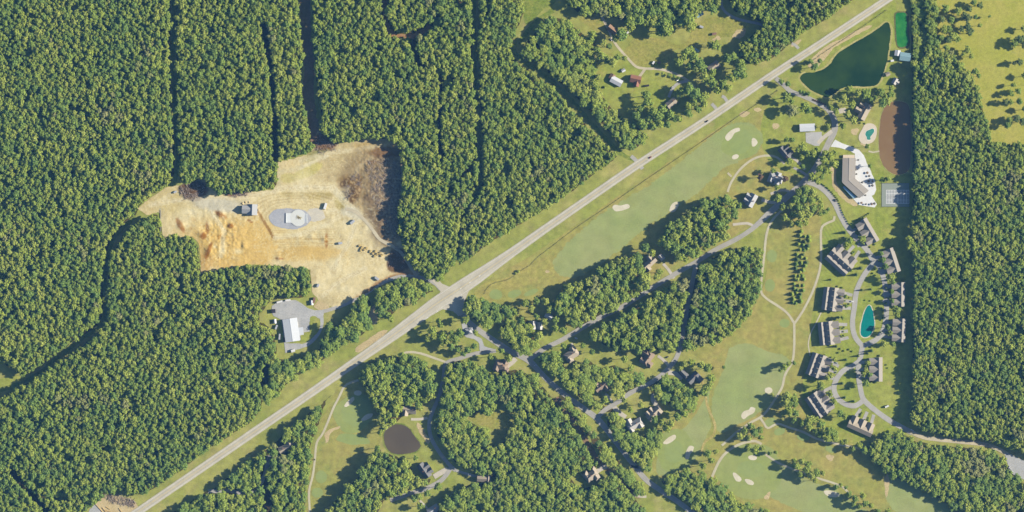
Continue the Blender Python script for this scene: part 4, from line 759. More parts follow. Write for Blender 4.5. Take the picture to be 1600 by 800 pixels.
gi = ng.nodes.new('NodeGroupInput'); go = ng.nodes.new('NodeGroupOutput'); iop = ng.nodes.new('GeometryNodeInstanceOnPoints'); ci = ng.nodes.new('GeometryNodeCollectionInfo')
ci.inputs['Collection'].default_value = protos; ci.inputs['Separate Children'].default_value = True; ci.inputs['Reset Children'].default_value = True
def named(nm, t):
    n = ng.nodes.new('GeometryNodeInputNamedAttribute'); n.data_type = t; n.inputs['Name'].default_value = nm; return n.outputs['Attribute']
ng.links.new(gi.outputs[0], iop.inputs['Points']); ng.links.new(ci.outputs[0], iop.inputs['Instance']); iop.inputs['Pick Instance'].default_value = True
ng.links.new(named('variant', 'INT'), iop.inputs['Instance Index']); ng.links.new(named('turn', 'FLOAT_VECTOR'), iop.inputs['Rotation']); ng.links.new(named('size', 'FLOAT_VECTOR'), iop.inputs['Scale'])
ng.links.new(iop.outputs[0], go.inputs[0])
ROADS_CLEAR = [(main, 6.5), (cross, 4.2), ([(1088, 411), (1082, 440), (1074, 480), (1067, 520), (1060, 552), (1046, 574), (1020, 596), (985, 614), (966, 628), (946, 640), (934, 652)], 6.0)]
SPAR = {'pond_grove': 7.4, 'residential_south': 6.6, 'golf_woods_west': 7.4, 'golf_woods_north': 7.0, 'top_middle': 7.8, 'junction_bank': 8.2, 'gate_grove': 8.5, 'corner_grove': 8.2, 'strip_by_farm': 7.8, 'south_bank': 7.0, 'south_grove': 6.9, 'lots_north': 8.5, 'road_strip': 8.5, 'creek_woods': 8.5, 'meadow_grove': 6.8, 'highway_north_bank': 8.2, 'road_corner': 8.2, 'bottom_golf': 8.2, 'south_east': 6.6, 'wedge_west': 6.4, 'wedge_east': 6.2}
HMAX = {'south_east': 15.0, 'highway_north_bank': 15.0, 'south_bank': 14.5, 'strip_by_farm': 14.0, 'junction_bank': 14.5, 'gate_grove': 15, 'corner_grove': 14, 'lots_north': 13.0, 'road_strip': 11.5, 'above_highway': 16.0, 'golf_woods_west': 19, 'golf_woods_north': 19, 'pond_grove': 19, 'south_grove': 18, 'meadow_grove': 14.5, 'residential_south': 15.0, 'creek_woods': 13, 'road_corner': 13, 'bottom_golf': 14.5, 'east_forest': 16.0}
nt_total = 0
for si, (key, (poly, lab)) in enumerate(STANDS.items()):
    rng = np.random.default_rng(si + 5); s = SPAR.get(key, 5.1); xs = [p[0] for p in poly]; ys = [p[1] for p in poly]
    nc = int((max(xs) - min(xs)) * (max(ys) - min(ys)) / (s * s * 0.16))
    gx = rng.uniform(min(xs), max(xs), nc); gy = rng.uniform(min(ys), max(ys), nc)
    ok = inside(gx, gy, poly)
    for pl, wd in LANES: ok &= ~near_line(gx, gy, pl, wd + 2.0)
    for h in HOLES: ok &= ~inside(gx, gy, h)
    for pl, wd in ROADS_CLEAR: ok &= ~near_line(gx, gy, [p[:2] for p in pl], wd + 1.5)
    # keep the trunks a little inside the edge of the stand
    edge = near_line(gx, gy, poly + poly[:1], 1.6); ok &= ~edge
    X, Y = gx[ok], gy[ok]
    cr_ = np.clip(s * 0.55 * np.exp(rng.normal(0, 0.30, len(X))), s * 0.34, s * 1.2); o_ = np.argsort(-cr_ * rng.uniform(0.75, 1.0, len(X))); X, Y, cr_ = X[o_], Y[o_], cr_[o_]
    cell = s * 1.75; grid = {}; keep = []
    for i in range(len(X)):
        x, y, q = X[i], Y[i], cr_[i]; cx, cy = int(x // cell), int(y // cell); hit = False
        for ax in (cx, cx - 1, cx + 1):
            for ay in (cy, cy - 1, cy + 1):
                for (ux, uy, uq) in grid.get((ax, ay), ()):
                    if (ux - x) ** 2 + (uy - y) ** 2 < (0.66 * (uq + q)) ** 2: hit = True; break
                if hit: break
            if hit: break
        if not hit: grid.setdefault((cx, cy), []).append((x, y, q)); keep.append(i)
    X, Y, cr_ = X[keep], Y[keep], cr_[keep]; n = len(X); nt_total += n
    low = np.array([noise.noise((x * 0.016, y * 0.016, 3.0)) for x, y in zip(X, Y)]); mid = np.array([noise.noise((x * 0.05, y * 0.05, 8.0)) for x, y in zip(X, Y)])
    gap = np.array([noise.noise((x * 0.055, y * 0.055, 21.0)) for x, y in zip(X, Y)]) + rng.normal(0, 0.08, n)
    near_edge = near_line(X, Y, poly + poly[:1], 6.0)
    rr = cr_ * 1.14
    hh = HMAX.get(key, 17.0) * (0.92 + 0.12 * low + 0.10 * mid + rng.normal(0, 0.055, n) + 0.2 * (rr / s - 0.6)) * np.where(near_edge, 0.95, 1.0); hh = np.clip(hh, 7, 27)
    if key == 'east_forest': hh = np.where(Y < 95, hh * np.where(X < 1445, 0.4, 0.75), hh)
    hh = np.where(rng.random(n) < 0.035, hh * 0.6, hh)
    hh = np.where((gap > 0.46) & ~near_edge, hh * 0.45, hh)
    var = rng.integers(0, NV, n)
    grey = np.array([noise.noise((x * 0.02, y * 0.02, 15.0)) for x, y in zip(X, Y)]) + rng.normal(0, 0.18, n) + (0.25 if key in ('south_east',) else 0.0)
    if key == 'above_highway': grey = grey + np.clip((Y - 300 + (X - 850) * 0.55) / 90, 0, 0.6)
    var = np.where(grey > 0.62, NV + rng.integers(0, 2, n), var); var = np.where(rng.random(n) < 0.035, NV + 2 + rng.integers(0, 2, n), var)
    me = bpy.data.meshes.new('forest'); me.from_pydata([P(x, y, 0.0) for x, y in zip(X, Y)], [], []); me.update()
    me.attributes.new('variant', 'INT', 'POINT').data.foreach_set('value', var.astype(np.int32))
    sz = np.stack([rr / 4.5 * rng.uniform(0.87, 1.15, n), rr / 4.5 * rng.uniform(0.87, 1.15, n), hh / 17.0], 1).astype(np.float32)
    me.attributes.new('size', 'FLOAT_VECTOR', 'POINT').data.foreach_set('vector', sz.ravel())
    tn = np.zeros((n, 3), np.float32); tn[:, 2] = rng.uniform(0, 6.283, n); me.attributes.new('turn', 'FLOAT_VECTOR', 'POINT').data.foreach_set('vector', tn.ravel())
    o = bpy.data.objects.new('forest', me); COL.objects.link(o); tag(o, lab, 'forest', 'forest stands', 'stuff')
    md = o.modifiers.new('trees', 'NODES'); md.node_group = ng
print('forest trees', nt_total)

# ---- single trees
TREES = []          # (object, phrase, category, x, y)
def tree(x, y, r, h=None, leaf=None, phrase='broad leafy tree', group='single broadleaf trees'):
    h = h or (9.5 + 1.3 * r) * R.uniform(0.9, 1.12)
    root = empty('pasture_tree' if 'pasture' in phrase else 'broadleaf_tree', P(x, y, 0.0), R.uniform(0, 6.283), (r / 4.4 * R.uniform(0.93, 1.07), r / 4.4 * R.uniform(0.93, 1.07), h / 17.0))
    link_mesh('trunk', TRUNK_M[R.randrange(4)], root); link_mesh('crown', crown_mesh(R.randrange(NV), leaf or LEAF), root)
    tag(root, None, 'tree', group); TREES.append((root, phrase, x, y)); return root
PINE_L = [mk('crown', d, [LEAF]) for d in PINE_D]
def cone(x, y, r, h=None, phrase='slim conical evergreen', group='conical evergreens', leaf=None):
    h = h or 3.4 * r
    root = empty('conifer_tree', P(x, y, 0.0), R.uniform(0, 6.283), (r / 3.2, r / 3.2, h / 12.0))
    link_mesh('trunk', PTRUNK, root); link_mesh('crown', (PINE_L if 'young pine' in phrase and R.random() < 0.85 else PINE_M)[R.randrange(3)], root)
    tag(root, None, 'conifer', group); TREES.append((root, phrase, x, y)); return root
def shrub(x, y, r, phrase='small round shrub', group='garden shrubs', leaf=None, h=None):
    root = empty('garden_shrub', P(x, y, 0.0), R.uniform(0, 6.283), (r / 1.4, r / 1.4, (h or r * 1.3) / 1.7))
    link_mesh('foliage', bush_mesh(R.randrange(3), leaf or LEAF), root)
    tag(root, None, 'shrub', group); TREES.append((root, phrase, x, y)); return root
FARM = [(942, 68, 5), (951, 73, 4), (939, 88, 6), (948, 93, 5), (928, 130, 5), (1000, 170, 5), (975, 92, 3.5), (1060, 98, 6), (925, 55, 6), (910, 95, 5), (970, 55, 8), (961, 61, 5), (985, 45, 5), (957, 98, 7), (963, 91, 5), (935, 120, 4), (1040, 47, 9), (1030, 51, 6), (1076, 31, 9), (1079, 42, 7), (1117, 72, 7), (1110, 71, 5), (1075, 82, 8), (1083, 89, 7), (1091, 99, 7), (1096, 106, 6), (1087, 108, 6), (1101, 121, 7), (1109, 126, 7), (1114, 131, 6), (1136, 138, 6), (1141, 122, 6), (1151, 115, 8), (1156, 105, 8), (1160, 118, 6), (1136, 92, 6), (1145, 90, 6), (1068, 88, 6), (1078, 102, 6),
        (1075, 140, 8), (1085, 145, 8), (1066, 143, 6), (1059, 147, 5), (1095, 155, 7), (1101, 150, 5), (1085, 160, 6), (1075, 166, 6), (1090, 170, 5), (1075, 178, 6), (1060, 186, 5), (1100, 163, 5), (1046, 180, 6), (1053, 186, 5), (1035, 172, 7), (1028, 181, 8), (1020, 175, 7), (1011, 160, 7), (1008, 150, 6), (1015, 186, 6), (1000, 191, 6), (994, 181, 6), (1005, 197, 6), (990, 196, 5), (1030, 193, 6), (1042, 195, 5), (1020, 197, 5), (1112, 113, 5), (1120, 140, 6), (1128, 133, 6)]
PARK = [(1220, 128, 4), (1230, 132, 4), (1255, 146, 4), (1262, 147, 4), (1250, 144, 3.5), (1272, 105, 6), (1266, 97, 4), (1280, 96, 3.5), (1227, 153, 7), (1236, 159, 4), (1237, 173, 9), (1256, 167, 7), (1262, 173, 5), (1316, 155, 8), (1325, 140, 5), (1352, 147, 8), (1340, 147, 6), (1330, 164, 6), (1360, 155, 5), (1305, 175, 5), (1332, 188, 6), (1323, 181, 6), (1316, 197, 5), (1366, 152, 4), (1374, 146, 6), (1382, 151, 6), (1378, 160, 7), (1386, 159, 5), (1390, 148, 5), (1391, 139, 4), (1292, 197, 4), (1297, 168, 4),
        (1228, 219, 4), (1237, 219, 4), (1252, 230, 6), (1246, 234, 4), (1232, 252, 5), (1253, 260, 4), (1261, 240, 5), (1252, 246, 4), (1270, 240, 5), (1276, 234, 4), (1280, 264, 6), (1286, 251, 7), (1296, 245, 7), (1301, 256, 7), (1291, 266, 7), (1303, 240, 5), (1288, 240, 5), (1268, 277, 6), (1276, 283, 5), (1283, 277, 4), (1207, 267, 4), (1213, 293, 4), (1214, 309, 6), (1206, 310, 4), (1222, 323, 5), (1225, 340, 5), (1354, 229, 4), (1378, 281, 4), (1386, 280, 4), (1358, 259, 3.0), (1293, 327, 3)]
CLUBGROVE = [(1248, 300, 7), (1258, 297, 7), (1268, 301, 7), (1243, 312, 7), (1254, 311, 7), (1266, 313, 7), (1277, 311, 6), (1236, 322, 6), (1247, 323, 7), (1258, 324, 7), (1270, 325, 6), (1281, 322, 6), (1288, 331, 4), (1240, 335, 6), (1251, 336, 7), (1262, 336, 7), (1237, 350, 5), (1247, 349, 6), (1257, 347, 5), (1280, 334, 4), (1231, 342, 4)]
TOWN = [(1327, 376, 5), (1321, 381, 4), (1346, 374, 6), (1375, 396, 4), (1379, 406, 4), (1383, 416, 4), (1391, 433, 6), (1394, 441, 4), (1399, 484, 6), (1401, 492, 4), (1386, 511, 4), (1390, 520, 4), (1380, 536, 5), (1394, 537, 4), (1303, 561, 3), (1316, 496, 3), (1320, 463, 3), (1321, 478, 3), (1355, 567, 4), (1352, 578, 4), (1349, 584, 4), (1358, 585, 4), (1352, 599, 5), (1282, 602, 7), (1292, 591, 4), (1297, 588, 3), (1303, 576, 4), (1296, 616, 4), (1303, 628, 4), (1311, 645, 5), (1319, 650, 4), (1392, 455, 3.5), (1393, 470, 3.5), (1420, 376, 7), (1419, 385, 6),
        (1228, 618, 7), (1239, 622, 6), (1226, 629, 6), (1241, 632, 5), (1232, 641, 7), (1243, 645, 5), (1224, 644, 5), (1234, 630, 6), (1252, 660, 5), (1262, 657, 7), (1271, 655, 6), (1281, 662, 6), (1286, 671, 6), (1293, 673, 7), (1301, 676, 6), (1303, 684, 5), (1275, 674, 5), (1264, 667, 6), (1292, 684, 5), (1281, 678, 4), (1314, 690, 4), (1320, 690, 4), (1331, 700, 4), (1341, 695, 5), (1349, 703, 5), (1240, 656, 4)]
GOLF = [(1243, 727, 6), (1252, 720, 5), (1259, 733, 6), (1262, 725, 5), (1268, 742, 6), (1275, 738, 6), (1249, 740, 5), (1284, 738, 4), (1272, 750, 4), (1240, 719, 4), (1305, 760, 4), (1313, 757, 3), (1321, 761, 2.8), (1325, 772, 5), (1335, 778, 5), (1347, 774, 5), (1351, 786, 5), (1341, 790, 4), (1360, 789, 4), (1370, 799, 5), (1385, 799, 5), (1332, 787, 4), (1155, 681, 6), (1163, 671, 6), (1172, 665, 5), (1178, 675, 7), (1169, 683, 5), (1186, 672, 5), (1188, 683, 4), (1168, 699, 5), (1180, 702, 6), (1189, 700, 4), (1105, 708, 6), (1111, 719, 5), (1118, 705, 4), (1098, 727, 5), (1225, 573, 5), (1232, 568, 4), (1240, 567, 3), (1218, 578, 3), (1130, 573, 2.6), (1202, 708, 3), (1211, 706, 3),
        (1206, 617, 3)]
GATE = [(675, 516, 6), (678, 526, 5), (688, 508, 4), (690, 526, 6), (692, 536, 4), (705, 541, 5), (711, 529, 7), (719, 520, 6), (727, 500, 6), (715, 547, 4), (731, 546, 5), (741, 541, 4), (668, 529, 4), (686, 502, 4), (700, 534, 5), (743, 520, 4), (784, 548, 4), (795, 560, 5), (766, 557, 4), (724, 552, 4), (706, 520, 4),
        (683, 435, 4.5), (566, 481, 6), (459, 700, 4), (471, 712, 5), (515, 508, 5), (531, 520, 7), (508, 552, 5), (611, 497, 5), (650, 715, 3.5), (655, 775, 5), (668, 770, 5), (648, 778, 5), (657, 790, 5), (685, 760, 5), (868, 500, 5), (851, 503, 5), (838, 494, 4), (852, 470, 5), (868, 513, 5), (880, 516, 5), (838, 470, 5), (830, 482, 5), (820, 474, 5), (1018, 395, 5), (1008, 388, 6), (1030, 425, 5), (1026, 432, 5), (1010, 433, 6), (998, 548, 5), (985, 575, 5), (975, 560, 5), (1105, 575, 6), (1110, 590, 6), (1103, 605, 6), (1095, 570, 6), (1080, 566, 5), (1068, 568, 5), (1098, 612, 6), (1108, 600, 5), (1063, 575, 4), (1022, 655, 5), (1058, 650, 6), (1048, 660, 5), (1068, 645, 6), (1000, 632, 4), (985, 640, 4), (1042, 668, 6), (1035, 660, 5), (945, 625, 5), (958, 610, 5), (975, 625, 4), (880, 540, 4), (910, 540, 4), (925, 550, 4), (865, 560, 5), (898, 572, 5)]
for L_, nm in ((FARM, 0), (PARK, 1), (CLUBGROVE, 1), (TOWN, 2), (GOLF, 3), (GATE, 4)):
    for x, y, r in L_:
        lf, ph = None, 'broad leafy tree' if r >= 6 else ('mid-sized leafy tree' if r >= 4.5 else 'small leafy tree')
        if (x, y) in ((727, 500), (1346, 374), (1391, 433), (1399, 484), (1282, 602), (1227, 153)): lf, ph = LEAF_L, 'bright yellow-green tree'
        if (x, y) == (1237, 173): lf, ph = LEAF_G, 'big blue-green tree'
        tree(x, y, r * (1.15 if nm in (0, 4) else 1.08), leaf=lf, phrase=ph)
tree(1187, 277, 5, leaf=LEAF_B, phrase='round bronze-leaved tree'); tree(1225, 280, 5, leaf=LEAF_B, phrase='round bronze-leaved tree')
FIELD = [(1520, 5, 5), (1530, 9, 5), (1513, 15, 5), (1495, 18, 6), (1505, 24, 5), (1511, 28, 6), (1523, 27, 4), (1485, 32, 6), (1530, 40, 4), (1511, 42, 6), (1501, 46, 5), (1514, 51, 6), (1488, 58, 7), (1480, 62, 6), (1495, 62, 5), (1511, 78, 6), (1505, 84, 4), (1517, 88, 4), (1522, 112, 5), (1528, 119, 4), (1476, 14, 6), (1470, 30, 6), (1474, 46, 6), (1470, 60, 5), (1482, 45, 5), (1478, 75, 5),
         (1599, 45, 5), (1592, 62, 7), (1600, 70, 7), (1584, 68, 6), (1592, 97, 5), (1584, 99, 4), (1600, 119, 5), (1582, 133, 4), (1590, 143, 5), (1578, 146, 5), (1570, 159, 5), (1578, 160, 4), (1592, 159, 5), (1600, 171, 5), (1586, 186, 6), (1577, 188, 5), (1573, 196, 5), (1596, 190, 6), (1545, 26, 2.5)]
for x, y, r in FIELD: tree(x, y, r, h=9 + 0.9 * r, leaf=LEAF if R.random() < 0.6 else LEAF_D, phrase='dark pasture tree')
for x, y, r in ((1320, 363, 3.2), (1319, 371, 1.8), (1345, 419, 3), (1338, 429, 3), (1298, 437, 2), (1347, 453, 2.2), (1361, 452, 2.2), (1379, 484, 2.5), (1380, 497, 2.5), (1384, 474, 2.5), (1362, 548, 3), (1356, 552, 2.4), (1341, 556, 2.4), (1322, 562, 2.4), (1310, 496, 2.5), (1337, 584, 2.2), (1316, 599, 2.6), (1327, 607, 2.6), (1320, 621, 2.4), (1334, 627, 2.4), (1307, 541, 2.6), (1376, 519, 1.6), (1384, 450, 2.2), (1386, 438, 2.2)):
    cone(x, y, r, phrase='slim dark conical tree')
rp = random.Random(3)
ORDN = ['first', 'second', 'third', 'fourth', 'fifth', 'sixth', 'seventh', 'eighth', 'ninth', 'tenth', 'eleventh', 'twelfth', 'thirteenth', 'fourteenth', 'fifteenth', 'sixteenth', 'seventeenth', 'eighteenth', 'nineteenth', 'twentieth', 'twenty-first', 'twenty-second', 'twenty-third', 'twenty-fourth', 'twenty-fifth', 'twenty-sixth', 'twenty-seventh', 'twenty-eighth']
for i in range(17):
    t = i / 16.0
    for j in range(3):
        if rp.random() < 0.08: continue
        NTH = ('northernmost', 'second', 'third', 'fourth', 'fifth', 'sixth', 'seventh', 'eighth', 'ninth', 'tenth', 'eleventh', 'twelfth', 'thirteenth', 'fourteenth', 'fifteenth', 'sixteenth', 'southernmost')
        cone(1252 - 15 * t + j * 6.6 + rp.uniform(-2.2, 2.2), 362 + 110 * t + rp.uniform(-2.2, 2.2), rp.uniform(3.0, 4.6), rp.uniform(5.0, 8.0), 'young pine of the triple row on the golf course, %s from the north, %s file' % (NTH[i], ('western', 'middle', 'eastern')[j]), 'triple row of young pines')
for i, (x, y) in enumerate(catmull([(1284, 287), (1292, 293), (1302, 303), (1309, 311), (1313, 321), (1317, 332), (1322, 342), (1326, 349)], False, 3.2)): shrub(x + rp.uniform(-.4, .4), y + rp.uniform(-.4, .4), rp.uniform(1.0, 1.5), '%s small shrub from the clubhouse end of the row beside the curving street' % ORDN[i], 'shrub row beside the clubhouse street', h=2.0)
for i in range(10): shrub(1329 + 3.2 * i, 350.5 - 1.9 * i + rp.uniform(-.4, .4), rp.uniform(1.0, 1.4), '%s small shrub from the west in the slanting row above the northernmost townhouse' % ORDN[i], 'slanting shrub row north of the first townhouse', h=1.8)
for i in range(7): shrub(1271 + 3.0 * i, 156 + 1.2 * i, 1.5, '%s reddish-brown shrub from the west in the short row below the green pond' % ORDN[i], 'brown shrub row by the green pond', leaf=LEAF_B, h=1.5)
for x, y in ((1035, 115), (1045, 117), (1053, 119), (1060, 122)): tree(x, y, 2.6, h=5.5, phrase='small roadside tree')
for (x, y, r) in ((1377, 500, 1.3), (1313, 545, 1.6), (1319, 548, 1.6), (1327, 546, 1.6), (1332, 549, 1.5), (1310, 551, 1.6), (1364, 427, 1.5), (1368, 430, 1.5), (1320, 470, 1.4), (1327, 475, 1.4), (1312, 512, 1.3), (1318, 518, 1.3), (1316, 526, 1.3), (1385, 570, 1.3), (1387, 575, 1.2), (1300, 568, 1.4), (1306, 582, 1.3), (1303, 635, 1.3), (1345, 664, 1.3), (1352, 656, 1.3), (1360, 470, 1.2), (1352, 469, 1.2), (810, 424, 2.5), (806, 427, 2.0), (1025, 100, 2.5), (945, 136, 2.2), (1213, 300, 1.5), (1202, 290, 1.6), (1345, 192, 1.5), (1356, 170, 1.4), (1352, 193, 1.4), (1168, 320, 1.4)):
    shrub(x, y, r, 'low garden shrub')
# hedgerow along the fairway: one thing, a long scrubby band
HEDGE = [(757, 459), (760, 452), (770, 443), (795, 436), (812, 424), (828, 414), (840, 402), (862, 385), (900, 356), (950, 322), (1000, 287), (1050, 253), (1100, 219), (1150, 184), (1185, 161), (1215, 141)]
def hedge(pts, label, wd=0.5, ht=0.55):
    q = catmull(pts, False, 1.6); m = MB(); r = random.Random(5)
    for x, y in q:
        for _ in range(3):
            c = Vector((x + r.gauss(0, wd * 0.3), y + r.gauss(0, wd * 0.3), 0)); z = r.uniform(0.2, ht); nn = Vector((r.gauss(0, 1), r.gauss(0, 1), r.gauss(0.6, 0.7))).normalized(); t = nn.orthogonal().normalized(); u = nn.cross(t); s = r.uniform(0.35, 0.65)
            p = Vector(P(c.x, c.y, z)); m.add([tuple(p - t * s - u * s * .7), tuple(p + t * s - u * s * .7), tuple(p + t * s + u * s * .7), tuple(p - t * s + u * s * .7)], [(0, 1, 2, 3)])
    o = m.build('hedgerow', leaf_mat('hedge_foliage', [(0.17, 0.165, 0.06), (0.19, 0.175, 0.065)])); tag(o, label, 'hedge'); return o
hedge(HEDGE, 'long thin dark hedgerow between the highway verge and the long fairway')
hedge([(1262, 100), (1290, 80), (1320, 60), (1350, 40), (1384, 16)], 'thin dark hedgerow between the highway and the large green pond', 0.9)

# garden trees and shrubs round the townhouses
for (x, y, an, L) in ((1357, 361, -149.5, 40), (1316, 404, 47, 42), (1394, 407, -162, 38), (1406, 460, 180, 37), (1407, 516, 177, 36), (1304, 468, -7, 36), (1298, 520, 5.7, 36), (1282, 573, -19, 36), (1283, 629, 33.7, 38), (1344, 668, 65.8, 40), (1371, 577, 180, 37)):
    c, s = math.cos(rad(an)), math.sin(rad(an))
    for (lx, ly, r) in ((16, 0.165 * L, 1.6), (16.5, -0.165 * L, 1.7), (19, 0.17 * L, 1.3), (19.5, -0.17 * L, 1.4), (2, 0.56 * L, 1.6), (-4, -0.56 * L, 1.5), (10, 0.55 * L, 1.4), (22, 0.16 * L, 1.2)):
        shrub(x + lx * c - ly * s + rp.uniform(-1, 1), y - (lx * s + ly * c) + rp.uniform(-1, 1), r * rp.uniform(0.8, 1.25), 'round front-garden shrub', leaf=LEAF_L if rp.random() < 0.3 else LEAF)
# ================================================================== BUILDINGS
GLASS = pmat('window_glass', (60, 72, 84), 0.15, var=0.05, spec=0.6)
DOORP = pmat('door_paint', (120, 92, 74), 0.5)
BRICK = pmat('brick_chimney', (150, 110, 92), 0.9, var=0.2, scale=3)
TRIM = pmat('white_trim', (226, 222, 214), 0.6)
def roof_mat(name, c, rough=0.85, var=0.14): return pmat('roof_' + name, c, rough, var=var, scale=1.1, k=0.44)
RF = {'taupe': roof_mat('taupe', (174, 168, 160)), 'tan': roof_mat('tan', (190, 178, 160)), 'brown': roof_mat('brown', (164, 146, 130)), 'grey': roof_mat('grey', (188, 190, 192)), 'pale': roof_mat('pale', (206, 202, 196)), 'charcoal': roof_mat('charcoal', (128, 130, 134)),
      'red': roof_mat('red', (164, 118, 100)), 'metal': pmat('roof_metal', (218, 222, 226), 0.5, var=0.06, k=0.55), 'blue': roof_mat('blue', (150, 186, 196), 0.5), 'club': pmat('roof_club', (180, 173, 164), 0.8, var=0.05, k=0.5), 'rust': roof_mat('rust', (170, 140, 116)), 'white': roof_mat('white', (232, 234, 236), 0.5, 0.05)}
WL = {k_: v_ for k_, v_ in {'cream': pmat('wall_cream', (186, 174, 156), k=0.34), 'stone': pmat('wall_stone', (170, 158, 142), var=0.2, scale=2), 'white': pmat('wall_white', (214, 212, 206), k=0.36), 'wood': pmat('wall_wood', (140, 112, 88), var=0.2), 'red': pmat('wall_red', (150, 76, 60)), 'metal': pmat('wall_metal', (170, 176, 180), 0.5)}.items()}
LANDMARKS = []
WIN_ME = MB().box(0, 0.05, 0, 1.2, 0.12, 1.4).mesh('window', GLASS); FRAME_ME = MB().box(0, 0.08, -0.78, 1.5, 0.2, 0.12).box(0, 0.08, 0.78, 1.5, 0.2, 0.12).mesh('window_frame', TRIM)
DOOR_ME = MB().box(0, 0.06, 1.05, 1.1, 0.14, 2.1).mesh('door', DOORP); GAR_ME = MB().box(0, 0.06, 1.2, 4.8, 0.14, 2.4).mesh('garage_door', TRIM)
HANDLE_ME = MB().box(0.42, 0.16, 1.05, 0.08, 0.08, 0.2).mesh('handle', pmat('brass', (180, 150, 90), 0.3, 0.8))
def wing(root, cx, cy, L, D, eave, rise, axis='x', hip=0.0, roof=None, wall=None, over=0.5, base=0.0, windows=True):
    """one gabled or hipped body: L along its ridge, D across"""
    rz = 0.0 if axis == 'x' else math.pi / 2
    def T(v):
        c, s = math.cos(rz), math.sin(rz); return [(cx + x * c - y * s, cy + x * s + y * c, z) for x, y, z in v]
    l, d = L / 2, D / 2; hw = min(hip, l - 0.3) if hip else 0.0
    gh = eave + rise * 0.96 if not hip else eave
    wv = [(-l, -d, base - 0.2), (l, -d, base - 0.2), (l, d, base - 0.2), (-l, d, base - 0.2), (-l, -d, eave), (l, -d, eave), (l, d, eave), (-l, d, eave)]
    wf = [(0, 1, 5, 4), (2, 3, 7, 6)]
    if hip: wf += [(1, 2, 6, 5), (3, 0, 4, 7)]
    else: wv += [(-l, 0, gh), (l, 0, gh)]; wf += [(1, 2, 6, 9, 5), (3, 0, 4, 8, 7)]
    mesh_obj('wall', T(wv), wf, wall, root)
    lo, do = l + over, d + over; e0 = eave - rise * over / d; t = 0.25; a = lo - hw if hip else lo
    rv = [(-lo, -do, e0), (lo, -do, e0), (lo, do, e0), (-lo, do, e0), (-lo, -do, e0 + t), (lo, -do, e0 + t), (lo, do, e0 + t), (-lo, do, e0 + t), (-a, 0, eave + rise + t), (a, 0, eave + rise + t)]
    rf = [(0, 1, 5, 4), (1, 2, 6, 5), (2, 3, 7, 6), (3, 0, 4, 7), (4, 5, 9, 8), (6, 7, 8, 9), (5, 6, 9), (7, 4, 8)]
    if hip: rf += [(3, 2, 1, 0)]
    else:
        rv += [(-lo, 0, eave + rise - 0.05), (lo, 0, eave + rise - 0.05)]; rf += [(0, 3, 10), (1, 11, 2), (0, 10, 11, 1), (3, 2, 11, 10)]
        rf = [f for f in rf if f not in ((5, 6, 9), (7, 4, 8), (1, 2, 6, 5), (3, 0, 4, 7))] + [(1, 5, 9, 11), (2, 11, 9, 6), (0, 10, 8, 4), (3, 7, 8, 10)]
        rf = [f for f in rf if f not in ((0, 3, 10), (1, 11, 2))]
    ro = mesh_obj('roof', T(rv), rf, roof, root)
    # ridge cap
    rc = MB().box(0, 0, eave + rise + t + 0.03, 2 * a, 0.35, 0.14); mesh_obj('ridge_cap', T(rc.v), rc.f, roof, ro)
    if windows:
        n = max(1, int(L / 5))
        for sd, ang in ((-1, 0.0), (1, math.pi)):
            for i in range(n):
                x = -l + L * (i + 0.5) / n; p = T([(x, sd * d, base + 1.7)])[0]
                wobj = link_mesh('window', WIN_ME, root, p, rz + ang + math.pi); link_mesh('window_frame', FRAME_ME, wobj)
    return ro
def chimney(ro, x, y, z0, z1, s=1.1):
    MB().box(x, y, (z0 + z1) / 2, s, s, z1 - z0).box(x, y, z1 + 0.1, s + 0.3, s + 0.3, 0.2).build('chimney', BRICK, ro)
def front_door(root, x, y, ang):
    d = link_mesh('door', DOOR_ME, root, (x, y, 0.1), ang); link_mesh('handle', HANDLE_ME, d)
def house(nm, label, cat, x, y, rot, wings, roof, wall, land=None, chim=None, group=None, door=None, garage=None):
    root = empty(nm, P(x, y, 0.0), rad(rot)); tag(root, label, cat, group); LANDMARKS.append((land or label, x, y)); ro = None
    for wg in wings:
        kw = {} ; a = list(wg)
        if isinstance(a[-1], dict): kw = a.pop()
        q = wing(root, *a, roof=RF[kw.pop('roof', roof)], wall=WL[wall], **kw); ro = ro or q
    if chim: chimney(ro, *chim)
    if door: front_door(root, *door)
    if garage: link_mesh('garage_door', GAR_ME, root, (garage[0], garage[1], 0.1), garage[2])
    return root
